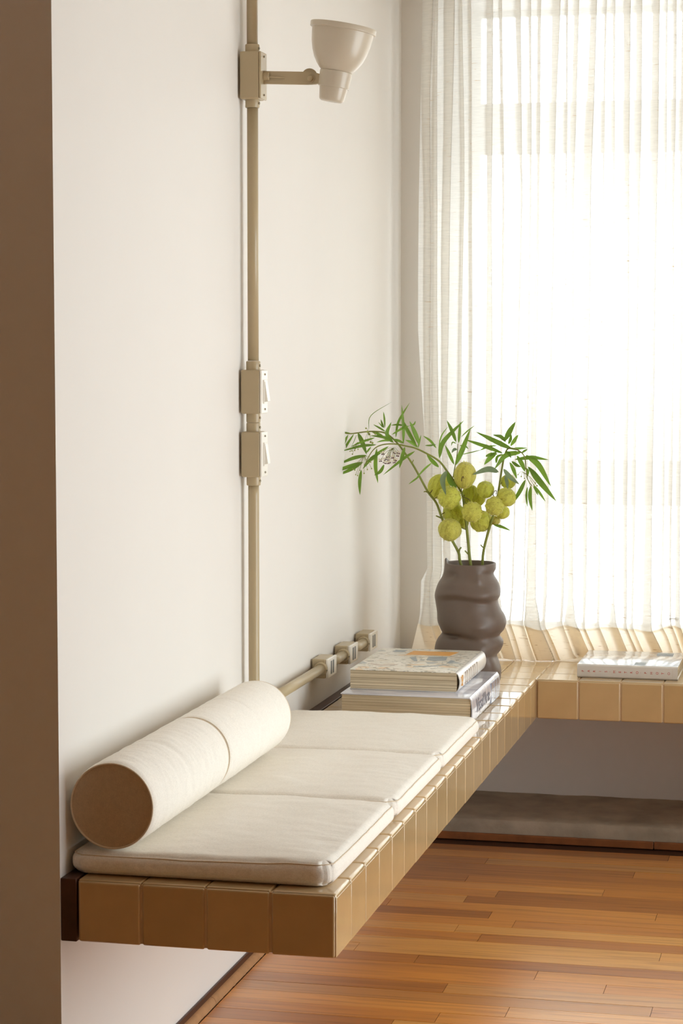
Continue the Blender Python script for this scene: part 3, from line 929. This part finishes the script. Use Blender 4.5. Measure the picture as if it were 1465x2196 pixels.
box('cover_print', (0.790, 2.70, WB[1][2] - 0.001), (0.835, 2.735, WB[1][2] + 0.0003), M['blueprint'], wbk)

# ------------------------------------------------------------------ vase
VX, VY = 0.3290, 2.2400
def lerp_tab(tab, v):
    """Catmull-Rom through (py, value) pairs"""
    if v <= tab[0][0]: return tab[0][1]
    if v >= tab[-1][0]: return tab[-1][1]
    for i in range(len(tab) - 1):
        if tab[i][0] <= v <= tab[i + 1][0]:
            a = tab[max(i - 1, 0)]; b = tab[i]; c = tab[i + 1]; d = tab[min(i + 2, len(tab) - 1)]
            t = (v - b[0]) / (c[0] - b[0])
            m1 = (c[1] - a[1]) / (c[0] - a[0]) * (c[0] - b[0]); m2 = (d[1] - b[1]) / (d[0] - b[0]) * (c[0] - b[0])
            return (2 * t ** 3 - 3 * t * t + 1) * b[1] + (t ** 3 - 2 * t * t + t) * m1 + (-2 * t ** 3 + 3 * t * t) * c[1] + (t ** 3 - t * t) * m2
K = 0.0012675
left = [(1207, 53.5), (1220, 55), (1233, 58), (1252, 68.5), (1275, 75), (1289, 73.5), (1310, 70), (1331, 68.5), (1347, 62), (1355, 59), (1368, 68), (1382, 73.5), (1400, 75), (1425, 72), (1450, 66), (1471, 60)]
right = [(1207, 54.5), (1218, 54.5), (1229, 50), (1247, 59.5), (1262, 64.3), (1274, 63.7), (1284.5, 59.5), (1302, 64), (1316, 73), (1329, 77), (1346, 73), (1359.5, 63.3), (1369, 70), (1379, 70.6), (1392, 65), (1402, 57.6), (1414, 61.4), (1430, 66), (1450, 66), (1471, 60)]
front = [(1207, 52), (1222, 53), (1240, 58), (1258, 68), (1270, 70), (1281, 60), (1289, 62), (1310, 66), (1335, 68), (1350, 66), (1362, 58), (1372, 61), (1390, 66), (1420, 68), (1450, 64), (1471, 58)]
back = [(1207, 52), (1225, 50), (1245, 62), (1265, 66), (1285, 58), (1315, 70), (1335, 70), (1352, 60), (1375, 66), (1400, 62), (1425, 68), (1450, 66), (1471, 58)]
rows = []
nth = 120
pys = [1471 - (1471 - 1207) * i / 130 for i in range(131)]
def vase_r(th, py):
    c, s = math.cos(th), math.sin(th)
    # the folds wander up and down round the pot
    sh = 7 * math.sin(th * 1.0 + 2.2) * math.sin(2 * th) * (1 if py > 1225 else max(0, (py - 1207) / 18))
    wr, wl, wf, wbk_ = max(c, 0) ** 2, max(-c, 0) ** 2, max(-s, 0) ** 2, max(s, 0) ** 2
    r = wr * lerp_tab(right, py) + wl * lerp_tab(left, py)
    r += wf * lerp_tab(front, py + sh) + wbk_ * lerp_tab(back, py + sh)
    # the lobe that leans down to the right front and the dimple above it
    def blob(a0, p0, aw, pw, h):
        da = (th - a0 + PI) % (2 * PI) - PI
        return h * math.exp(-(da / aw) ** 2 - ((py - p0) / pw) ** 2)
    A = lambda deg: math.radians(deg)
    r += blob(A(-62), 1385, 0.30, 18, 7) + blob(A(-40), 1412, 0.28, 18, 8) + blob(A(-25), 1438, 0.3, 16, 5)
    r += blob(A(-100), 1392, 0.38, 26, -7) + blob(A(-66), 1338, 0.22, 8, 3)
    r += blob(A(-62), 1236, 0.22, 12, 5) + blob(A(-128), 1230, 0.3, 7, -7) + blob(A(-118), 1246, 0.4, 9, 5)
    r += blob(A(-48), 1268, 0.3, 14, 4) + blob(A(-125), 1358, 0.4, 5, -8)
    return r * K
for py in pys:
    z = ZT + 0.0006 + (1471 - py) * 0.001262
    r_ = []
    for k in range(nth):
        th = 2 * PI * k / nth
        r = vase_r(th, py)
        zz = z
        if py < 1225:
            u = (1225 - py) / 18
            zz += 0.011 * u * math.exp(-(((th - PI * 1.02 + PI) % (2 * PI) - PI) / 0.28) ** 2) - 0.002 * u * max(0, -math.sin(th))
        r_.append((VX + r * math.cos(th), VY + r * math.sin(th), zz))
    rows.append(r_)
rim = rows[-1]
ctr = Vector((VX, VY, 0))
def inset(row, d, dz):
    out = []
    for x, y, z in row:
        v = Vector((x - VX, y - VY, 0)); l = v.length
        v *= (l - d) / l
        out.append((VX + v.x, VY + v.y, z + dz))
    return out
rows.append(inset(rim, 0.0015, 0.0018)); rows.append(inset(rim, 0.0045, 0.0016)); rows.append(inset(rim, 0.006, -0.001))
rows.append(inset(rim, 0.007, -0.02)); rows.append(inset(rim, 0.006, -0.06)); rows.append(inset(rim, 0.02, -0.10)); rows.append(inset(rim, 0.060, -0.101))
rows.insert(0, [(VX + (x - VX) * 0.02, VY + (y - VY) * 0.02, ZT + 0.0006) for x, y, z in rows[0]])
vs = grid_mesh('vase', rows, M['vase'], None, wrap=True)
tag(vs, 'lumpy matte brown ceramic vase holding the green branches behind the books', 'vase')

# ------------------------------------------------------------------ branches in the vase
def z7(X, Y): return 660 + X / 6.104, 860 + Y / 6.104
def z8(X, Y): return 890 + X / 4.578, 880 + Y / 4.578
prng = random.Random(21)
PXM = 0.00127
VIEW = (CAM - Vector((VX, VY, 0.9))).normalized()

def leaf(root, pts, wpx, y0, dy, m='leaf', side=None):
    a, b, c = [at(p[0], p[1], y0 + dy * f) for p, f in zip(pts, (0, 0.5, 1.0))]
    path = cr([a, b, c], 6)
    n = len(path)
    W = wpx * PXM * 0.5 * 1.2
    tw = prng.uniform(-0.55, 0.55)
    rows = []
    for i, p in enumerate(path):
        t = i / (n - 1)
        tg = (path[min(i + 1, n - 1)] - path[max(i - 1, 0)]).normalized()
        nr = Matrix.Rotation(tw, 3, tg) @ (VIEW - tg * VIEW.dot(tg)).normalized()
        sd = tg.cross(nr).normalized()
        w = W * max(0.05, math.sin(PI * min(1, t ** 0.82)) ** 0.75) if t < 0.999 else W * 0.02
        rows.append([p - sd * w + nr * w * 0.28, p - sd * w * 0.5 + nr * w * 0.08, p, p + sd * w * 0.5 + nr * w * 0.08, p + sd * w + nr * w * 0.28])
    return grid_mesh('leaf', rows, M[m], root)

def pod_mesh(seed, ry):
    rg = random.Random(seed)
    V, Fs = [], []
    nu, nv = 40, 22
    for i in range(nv + 1):
        ph = PI * i / nv
        for k in range(nu):
            th = 2 * PI * k / nu
            rib = 1 + 0.05 * math.cos(10 * th + 0.5 * math.sin(3 * ph)) * math.sin(ph) - 0.06 * math.exp(-(ph / 0.25) ** 2)
            n = 1 + 0.03 * pnoise(Vector((math.sin(ph) * math.cos(th) * 1.6, math.sin(ph) * math.sin(th) * 1.6, math.cos(ph) * 1.6 + seed)))
            s = math.sin(ph) * rib * n
            V.append((s * math.cos(th), s * math.sin(th), math.cos(ph) * ry * n * (1 - 0.10 * math.exp(-(ph / 0.3) ** 2))))
    for i in range(nv):
        for k in range(nu):
            Fs.append((i * nu + k, i * nu + (k + 1) % nu, (i + 1) * nu + (k + 1) % nu, (i + 1) * nu + k))
    for _ in range(210):                      # soft bristles
        th = rg.uniform(0, 2 * PI); cz = rg.uniform(-1, 1); s = math.sqrt(1 - cz * cz)
        d = Vector((s * math.cos(th), s * math.sin(th), cz))
        p = Vector((d.x, d.y, d.z * ry)); a = Vector((-math.sin(th), math.cos(th), 0)) * 0.022
        q = p + (d + Vector((rg.uniform(-.4, .4), rg.uniform(-.4, .4), rg.uniform(-.4, .4)))) * 0.17
        b = len(V); V += [tuple(p * 0.98 - a), tuple(p * 0.98 + a), tuple(q)]; Fs.append((b, b + 1, b + 2))
    me = bpy.data.meshes.new('seed_pod'); me.from_pydata(V, [], Fs); me.update(); me.shade_smooth()
    me.materials.append(M['pod']); return me
PODS = [pod_mesh(1, 1.0), pod_mesh(2, 1.18), pod_mesh(3, 0.95), pod_mesh(4, 1.3)]
def pod(root, px, py, r, y, kind, tilt, stalk=None):
    c = at(px, py, y)
    o = place('seed_pod', PODS[kind], c, None, root)
    s = r * PXM
    o.scale = (s, s, s)
    o.rotation_euler = tilt
    if stalk:
        q = at(*stalk)
        mid = (c + q) / 2 + Vector((0, 0, 0.008))
        tube('pedicel', cr([q, mid, c + (q - c).normalized() * s * 0.85], 5), 0.0011, M['twig'], root, 6)

def branch(label, stem_px, ys, r0, r1, base):
    root = thing('plant_branch', label, 'branch', (0, 0, 0), 'cut branches standing in the brown vase')
    pts = [Vector(base)] + [at(p[0], p[1], y) for p, y in zip(stem_px, ys)]
    root.location = pts[0]
    tube('stem', cr(pts, 6), lambda t: r0 + (r1 - r0) * t, M['stem'], root, 8)
    return root
def twig(root, pts, r0=0.0016, r1=0.0010, m='stem'):
    tube('side_stem', cr([at(*p) for p in pts], 5), lambda t: r0 + (r1 - r0) * t, M[m], root, 7)

# A: leaning to the wall, drooping tip
A = branch('longest branch arching over to the left wall with drooping narrow leaves',
           [(988, 1208), (984, 1186), (969, 1157), (949, 1114), (936, 1079), (918, 1055), (890, 1004), (871, 975), (852, 950), (829, 930), (807, 925.5), (784, 926), (752, 930), (729, 927)],
           [2.222, 2.220, 2.216, 2.21, 2.205, 2.20, 2.19, 2.19, 2.19, 2.19, 2.19, 2.185, 2.18, 2.175], 0.0042, 0.0014, (0.337, 2.236, 0.735))
LA = [((420, 395), (255, 393), (180, 540), 30), ((420, 440), (300, 440), (208, 492), 26), ((405, 450), (290, 525), (140, 635), 36), ((400, 475), (300, 545), (200, 635), 22),
      ((397, 520), (345, 720), (285, 905), 44), ((530, 440), (430, 630), (300, 890), 36), ((605, 430), (495, 600), (400, 820), 28), ((655, 415), (715, 550), (772, 700), 52),
      ((798, 385), (830, 190), (1105, 10), 9), ((1010, 350), (1003, 230), (990, 140), 20), ((1000, 355), (975, 300), (958, 240), 22), ((985, 350), (955, 310), (925, 275), 12),
      ((1020, 400), (940, 350), (860, 308), 22), ((1000, 470), (920, 430), (830, 400), 30), ((420, 405), (500, 410), (560, 420), 12), ((640, 440), (610, 520), (570, 600), 8)]
for a, b, c, w in LA:
    leaf(A, [z7(*a), z7(*b), z7(*c)], w / 6.1, 2.185, prng.uniform(-0.03, 0.03))
twig(A, [(888, 999, 2.19), (884, 994, 2.19), (887, 986, 2.188)], 0.0018, 0.0012)
twig(A, [(918, 1056, 2.20), (912, 1054, 2.196), (909, 1055, 2.194)], 0.0018, 0.0013)
twig(A, [(949, 1112, 2.21), (942, 1109, 2.206), (935, 1106, 2.204)], 0.0024, 0.0018)
twig(A, [(984, 1187, 2.22), (986, 1178, 2.216), (989, 1174, 2.214)], 0.0024, 0.0022)
pod(A, 942, 1043, 23, 2.235, 1, (0.2, 0.35, 0.3), (921, 1060, 2.203))
pod(A, 964, 1067, 24, 2.185, 2, (1.3, 0.2, 0.5), (930, 1070, 2.204))
pod(A, 973, 1101, 23, 2.235, 0, (0.4, -0.5, 0.8), (944, 1105, 2.209))
pod(A, 965, 1136, 24, 2.19, 0, (0.35, 0.25, 0.1), (951, 1116, 2.21))
leaf(A, [z8(165, 515), z8(90, 580), z8(0, 680)], 16 / 4.578, 2.19, -0.02)

# B: centre, carrying the flowers
B = branch('central branch with the topmost seed pods and drooping cream flowers',
           [(1009, 1208), (1005, 1170), (1001, 1131), (997, 1098), (993, 1066), (984, 1046), (962, 1015), (942, 989), (912, 971), (890, 961), (873, 957), (845, 952), (816, 955), (798, 968), (781, 999)],
           [2.216, 2.215, 2.214, 2.212, 2.21, 2.205, 2.20, 2.19, 2.18, 2.175, 2.17, 2.165, 2.16, 2.155, 2.15], 0.0044, 0.0012, (0.349, 2.225, 0.735))
LB7 = [((900, 572), (690, 590), (430, 660), 30), ((772, 710), (600, 745), (400, 830), 40), ((722, 800), (530, 865), (300, 940), 46), ((722, 805), (560, 900), (372, 980), 40),
       ((702, 900), (685, 1060), (685, 1230), 44), ((905, 620), (890, 850), (920, 1075), 44), ((1060, 592), (900, 705), (830, 790), 34), ((1000, 830), (950, 920), (872, 972), 38),
       ((1120, 545), (1035, 430), (1095, 275), 46), ((1252, 560), (1250, 330), (1230, 50), 34), ((1152, 480), (1190, 270), (1335, 20), 26), ((1425, 590), (1315, 400), (1222, 215), 42),
       ((1462, 575), (1400, 420), (1333, 262), 54), ((1262, 320), (1170, 308), (1090, 318), 22), ((1100, 440), (1250, 350), (1330, 325), 24), ((1330, 325), (1390, 305), (1412, 260), 18),
       ((1272, 600), (1235, 740), (1200, 880), 40), ((1405, 655), (1230, 770), (985, 970), 32), ((1465, 985), (1395, 1035), (1320, 1090), 18), ((1262, 552), (1180, 515), (1110, 500), 30),
       ((1440, 605), (1365, 545), (1278, 510), 36), ((1130, 545), (1000, 475), (820, 452), 32), ((880, 480), (720, 530), (560, 600), 24), ((1100, 520), (1000, 515), (900, 540), 24),
       ((880, 700), (800, 790), (720, 890), 34), ((830, 600), (790, 650), (770, 680), 20)]
for a, b, c, w in LB7:
    leaf(B, [z7(*a), z7(*b), z7(*c)], w / 6.1, 2.165, prng.uniform(-0.03, 0.03))
LB8 = [((210, 372), (150, 300), (80, 250), 22), ((240, 470), (280, 310), (480, 100), 38), ((230, 372), (260, 250), (325, 158), 12), ((235, 560), (170, 500), (115, 432), 36),
       ((410, 762), (345, 690), (318, 600), 44), ((30, 370), (45, 300), (60, 240), 14), ((100, 345), (160, 345), (210, 335), 16)]
for a, b, c, w in LB8:
    leaf(B, [z8(*a), z8(*b), z8(*c)], w / 4.578, 2.19, prng.uniform(-0.03, 0.03))
leaf(B, [z8(312, 592), z8(275, 690), z8(305, 832)], 46 / 4.578, 2.165, -0.012, 'leafgrey')
# upright shoot
twig(B, [(972, 1024, 2.20), (976, 1000, 2.198), (980.5, 974, 2.197), (982, 952, 2.196)], 0.0016, 0.0009)
for a, b, c, w in [((405, 312), (365, 205), (313, 98), 30), ((430, 322), (440, 215), (445, 108), 26), ((398, 540), (470, 380), (545, 180), 42), ((385, 532), (340, 430), (295, 338), 28),
                   ((455, 260), (520, 200), (588, 148), 10), ((450, 435), (560, 410), (660, 385), 9), ((440, 345), (490, 350), (528, 380), 16), ((405, 325), (370, 315), (358, 350), 12)]:
    leaf(B, [z8(*a), z8(*b), z8(*c)], w / 4.578, 2.197, prng.uniform(-0.03, 0.03))
leaf(B, [z8(415, 385), z8(385, 385), z8(360, 418)], 5, 2.197, 0.0, 'leafgrey')
pod(B, 997, 1019, 22.5, 2.195, 3, (0.3, 0.1, 0.2), (984, 1046, 2.205))
pod(B, 1013, 1098, 21.5, 2.175, 0, (1.25, 0.1, 0.3), (997, 1080, 2.21))
pod(B, 1008, 1060, 16.5, 2.232, 3, (0.1, 0.12, 0.9), (993, 1066, 2.21))
pod(B, 1026, 1070, 14, 2.245, 1, (0.2, 0.3, 0.2))
pod(B, 993, 1121, 12, 2.238, 0, (0.2, 0.3, 0.2))
twig(B, [(999, 1135, 2.214), (993, 1133, 2.21), (990, 1131, 2.21)], 0.002, 0.0014)
twig(B, [(1006, 1190, 2.215), (1000, 1184, 2.212), (997, 1181, 2.212)], 0.0022, 0.0016)
twig(B, [(993, 1066, 2.21), (1000, 1068, 2.18), (1008, 1074, 2.172), (1008, 1090, 2.17)], 0.0012, 0.001, 'twig')
twig(B, [(990, 1055, 2.205), (990, 1030, 2.168), (993, 1022, 2.166), (995, 1026, 2.166)], 0.0012, 0.001, 'twig')

def buds(root, centre, spots, y, r):
    """a little umbel: hair-thin pedicels with a round bud on each"""
    bm = bmesh.new(); bt = bmesh.new()
    c = at(centre[0], centre[1], y)
    for X, Y in spots:
        p = at(X, Y, y + prng.uniform(-0.008, 0.008))
        add_tube(bt, cr([c, (c + p) / 2 + Vector((0, 0, 0.004)), p], 3), 0.00045, 5)
        bmesh.ops.create_icosphere(bm, subdivisions=1, radius=r * prng.uniform(0.8, 1.2), matrix=Matrix.Translation(p))
    link('bud_stalks', from_bm(bt, 'bud_stalks', 180), M['stem'], root)
    o = link('buds', from_bm(bm, 'buds', 180), M['bud'], root); o['kind'] = 'stuff'
buds(A, (790, 927), [(785, 918.5), (788, 926), (792, 931), (805, 930.5), (789, 944), (795, 948), (783, 945), (799, 950)], 2.175, 0.0030)
buds(A, (768, 948), [(751, 968), (755, 967), (756, 974), (761, 966), (762, 962), (768, 964)], 2.175, 0.0021)
buds(B, (781, 978), [(784, 986), (788, 992), (795, 991), (797, 1005), (788, 1007), (763, 1018), (767, 1020), (761, 1008), (781, 1015), (757, 1006), (772, 1009), (802, 987)], 2.148, 0.0021)
# cream flowers
fc = thing  # (kept on branch B as parts)
def flower(root, px, py, y, r):
    c = at(px, py, y)
    bm = bmesh.new()
    up = Vector((prng.uniform(-.5, .5), prng.uniform(-.6, .2), -1)).normalized()
    d, u, w = frame_from(up)
    for k in range(5):
        a = 2 * PI * k / 5
        e = u * math.cos(a) + w * math.sin(a); f = u * math.cos(a + 1.57) + w * math.sin(a + 1.57)
        q = [c, c + e * r * 0.6 + f * r * 0.38 - d * r * 0.15, c + e * r * 1.1 - d * r * 0.55, c + e * r * 0.6 - f * r * 0.38 - d * r * 0.15]
        bm.faces.new([bm.verts.new(v) for v in q])
    p = link('petals', from_bm(bm, 'petals'), M['petal'], root)
    bm = bmesh.new()
    for k in range(5):
        a = 2 * PI * k / 5 + 0.6
        e = u * math.cos(a) + w * math.sin(a)
        bmesh.ops.create_icosphere(bm, subdivisions=1, radius=r * 0.21, matrix=Matrix.Translation(c + d * r * 0.35 + e * r * 0.42))
    link('floret_heart', from_bm(bm, 'floret_heart', 180), M['floret'], p)
fl_c = (843, 961)
FL = [(821, 972), (832, 979), (842, 980), (847, 970), (853, 976), (855, 970), (816, 987), (825, 991), (830, 992), (835, 991), (845, 990), (848, 986), (826, 984), (834, 985)]
bt = bmesh.new()
for X, Y in FL:
    c, p = at(fl_c[0], fl_c[1], 2.165), at(X, Y, 2.158)
    add_tube(bt, cr([c, (c + p) / 2 + Vector((0, -0.004, 0.006)), p], 4), 0.0005, 5)
    flower(B, X, Y, 2.158, 0.0075)
link('flower_stalks', from_bm(bt, 'flower_stalks', 180), M['stem'], B)

# C: right
Cb = branch('right-hand leaning branch whose leaves spread in front of the curtain',
            [(1035, 1208), (1038.5, 1175), (1047, 1142), (1056, 1112), (1063, 1085), (1069, 1055), (1075.7, 1011), (1082, 978), (1090, 962), (1105, 963), (1119, 971), (1126, 983), (1128, 1002), (1132, 1028), (1141, 1042)],
            [2.228, 2.226, 2.222, 2.22, 2.218, 2.216, 2.212, 2.205, 2.20, 2.19, 2.18, 2.175, 2.172, 2.17, 2.17], 0.0040, 0.0010, (0.366, 2.236, 0.735))
Cb['label'] = 'branch leaning toward the window, its leaves spread before the curtain'
LC = [((962, 382), (800, 305), (603, 213), 44), ((862, 420), (690, 350), (488, 285), 36), ((892, 312), (845, 262), (762, 240), 32), ((880, 302), (930, 205), (987, 112), 44),
      ((920, 332), (938, 280), (945, 230), 26), ((938, 352), (980, 290), (1017, 236), 30), ((802, 410), (742, 460), (678, 535), 42), ((1052, 410), (890, 440), (780, 577), 48),
      ((640, 392), (720, 358), (812, 345), 18), ((1090, 440), (1215, 535), (1335, 747), 50), ((980, 482), (1150, 463), (1312, 486), 32), ((1120, 560), (1225, 700), (1387, 892), 50),
      ((1110, 552), (1185, 640), (1257, 722), 36), ((930, 510), (968, 590), (1002, 672), 34), ((1000, 442), (1052, 530), (1080, 602), 36), ((1087, 680), (1030, 800), (945, 932), 36),
      ((1105, 750), (1095, 845), (1106, 955), 18), ((1140, 740), (1130, 850), (1152, 988), 32), ((1165, 732), (1225, 810), (1282, 896), 22), ((1160, 742), (1192, 800), (1212, 836), 14),
      ((940, 382), (1020, 374), (1102, 370), 22), ((1040, 420), (1078, 396), (1106, 380), 20), ((770, 1122), (850, 1140), (942, 1182), 28), ((950, 500), (1000, 540), (1042, 556), 26),
      ((692, 452), (760, 430), (815, 430), 28), ((797, 520), (810, 455), (875, 430), 22), ((905, 400), (925, 430), (945, 470), 26), ((1080, 560), (1110, 600), (1100, 660), 22)]
for a, b, c, w in LC:
    leaf(Cb, [z8(*a), z8(*b), z8(*c)], w / 4.578, 2.195, prng.uniform(-0.035, 0.03))
leaf(Cb, [z8(822, 605), z8(715, 578), z8(563, 632)], 46 / 4.578, 2.195, -0.02, 'leafgrey')
leaf(Cb, [z8(870, 575), z8(930, 655), z8(1025, 727)], 42 / 4.578, 2.175, -0.02, 'leafgrey')
leaf(Cb, [z8(885, 640), z8(905, 700), z8(912, 772)], 32 / 4.578, 2.17, -0.01, 'leafgrey')
pod(Cb, 1041, 1050, 18, 2.20, 0, (0.5, 0.2, 0.4), (1063, 1070, 2.217))
pod(Cb, 1061.5, 1085, 20, 2.178, 2, (1.2, 0.1, 0.2), (1060, 1105, 2.219))
pod(Cb, 1086.6, 1066, 20, 2.195, 2, (0.3, 1.0, 0.2), (1066, 1075, 2.217))
pod(Cb, 1090, 1033, 15.5, 2.232, 0, (0.2, 0.2, 0.2), (1072, 1040, 2.214))
pod(Cb, 1032, 1118, 23, 2.235, 2, (0.6, -0.5, 0.1), (1052, 1122, 2.221))
pod(Cb, 1078, 1098, 15, 2.236, 0, (0.2, 0.5, 0.2), (1060, 1102, 2.219))
pod(Cb, 1062, 1116, 10.5, 2.245, 2, (0.2, 0.5, 0.2))
twig(Cb, [(1038.5, 1175, 2.226), (1034, 1172, 2.222), (1031, 1168, 2.22)], 0.0022, 0.0016)
twig(Cb, [(1064, 1060, 2.217), (1065, 1053, 2.20), (1061, 1053, 2.19), (1058, 1060, 2.19)], 0.0009, 0.0008, 'twig')
buds(Cb, (1122, 1012), [(1111, 1018), (1118, 1022), (1125, 1026), (1145, 1040), (1152, 1042), (1148, 1036), (1139, 1046)], 2.168, 0.0021)

# ------------------------------------------------------------------ sheer curtain
YC = 2.835
CT, CB_ = 2.50, 0.4868
def cx_(p): return at(p, 700, YC).x
# folds: centre and width in photograph columns at the top, at mid height, at the bottom
folds = [(908, 26, 918, 14, 920, 12), (934, 6, 932, 12, 931, 18), (963, 24, 958, 18, 950, 14), (985, 8, 990, 8, 985, 6), (1006, 6, 1010, 6, 1012, 8), (1047, 15, 1047, 13, 1052, 16), (1068, 10, 1078, 6, 1076, 6),
         (1104, 16, 1117, 7, 1100, 6), (1130, 8, 1135, 6, 1128, 5), (1153, 9, 1152, 6, 1143, 22), (1188, 20, 1182, 11, 1172, 10), (1210, 6, 1214, 5, 1212, 8), (1231, 12, 1226, 8, 1228, 12),
         (1272, 12, 1257, 18, 1258, 8), (1292, 6, 1292, 5, 1288, 8), (1311, 7, 1314, 5, 1322, 6), (1338, 16, 1342, 12, 1348, 8), (1364, 15, 1364, 13, 1362, 5), (1400, 16, 1400, 15, 1396, 16), (1422, 5, 1424, 5, 1425, 6), (1441, 9, 1441, 6, 1446, 6), (1458, 8, 1458, 6, 1462, 9)]
crng = random.Random(5)
p = 1480
while p < 2650:
    folds.append((p + crng.uniform(-6, 6), crng.uniform(6, 18), p + crng.uniform(-6, 6), crng.uniform(5, 14), p + crng.uniform(-8, 8), crng.uniform(5, 14)))
    p += crng.uniform(22, 44)
FW = [tuple(cx_(v) if i % 2 == 0 else v * 0.00137 for i, v in enumerate(f)) for f in folds]
XCL = 0.074
def cloth_row(z, hem=False):
    f = (CT - z) / (CT - 0.58)
    pts = [Vector((XCL + 0.006 * math.sin(z * 3) + (0.02 if f > 0.55 and f < 0.93 else 0) * min(1, (f - 0.55) / 0.2), YC + 0.004, 0))]
    prevx = pts[0].x
    for i, (c0, w0, c1, w1, c2, w2) in enumerate(FW):
        g = min(1.0, max(0.0, f))
        if g < 0.35: t = g / 0.35; c, w = c0 + (c1 - c0) * t, w0 + (w1 - w0) * t
        else: t = (g - 0.35) / 0.65; c, w = c1 + (c2 - c1) * t, w1 + (w2 - w1) * t
        w *= 1 + 0.25 * pnoise(Vector((i * 3.1, z * 2.2, 4)))
        c += 0.004 * pnoise(Vector((i * 1.7, z * 1.8, 9)))
        if z < 0.66:                                        # the hem spreads and leans over
            k = min(1, (0.66 - z) / 0.09)
            w = w * (1 - 0.3 * k) + (0.016 + 0.010 * math.sin(i * 2.3)) * k * (1.25 if i % 3 == 0 else 0.05)
            c += max(0, 0.585 - z) * 0.45 * k
        d = 0.0085 + 0.003 * math.sin(i * 1.9)
        yo = 0.006 * math.sin(i * 2.7)
        if c - w / 2 < prevx + 0.003: c = prevx + 0.003 + w / 2
        if i > 0:
            pts.append(Vector(((prevx + c - w / 2) / 2 + w * 0.25, YC + yo * 0.4, 0)))
        pts.append(Vector((c + w / 2, YC - d + yo, 0)))
        pts.append(Vector((c - w / 2, YC + d + yo, 0)))
        prevx = max(prevx, c + w / 2)
    pts.append(Vector((prevx + 0.02, YC, 0)))
    out = []
    for p in cr(pts, 4):
        y = p.y
        if z < 0.70:
            k = ((0.70 - z) / 0.215) ** 1.6
            fl_ = 0.085 * math.exp(-((p.x - 0.28) / 0.26) ** 2) + 0.018 + 0.012 * math.sin(p.x * 31)
            if p.x > 0.55: fl_ *= 0.65
            y -= k * fl_
        x = p.x
        if z < 0.6 and p.x < 0.12: x -= (0.6 - z) * 0.25 * (0.12 - p.x) / 0.06
        zz = z
        if z < 0.60:
            lift = 0.010 * pnoise(Vector((p.x * 14, 0, 2))) + 0.006 * math.sin(p.x * 40)
            zz = z + lift * min(1, (z - CB_) / 0.06) + 0.006 * max(0, math.sin(p.x * 23 + 1)) * (1 if z < 0.5 else 0)
        out.append((x, min(y, 2.905), max(zz, ZT + 0.0012)))
    return out
cur = thing('sheer_curtain', 'sheer natural linen curtain hanging in folds before the window', 'curtain', (1.2, YC, ZT))
zs = [CT - (CT - 0.70) * k / 46 for k in range(47)] + [0.70 - 0.128 * k / 14 for k in range(1, 15)]
grid_mesh('curtain_cloth', [cloth_row(z) for z in zs], M['sheer'], cur)
zh = [0.578 - (0.578 - CB_) * k / 12 for k in range(13)]
rows = [[(x, y - 0.0012, z) for x, y, z in cloth_row(q)] for q in zh]
grid_mesh('hem', rows, M['hem'], cur)['label'] = 'doubled tan hem resting on the tiles'
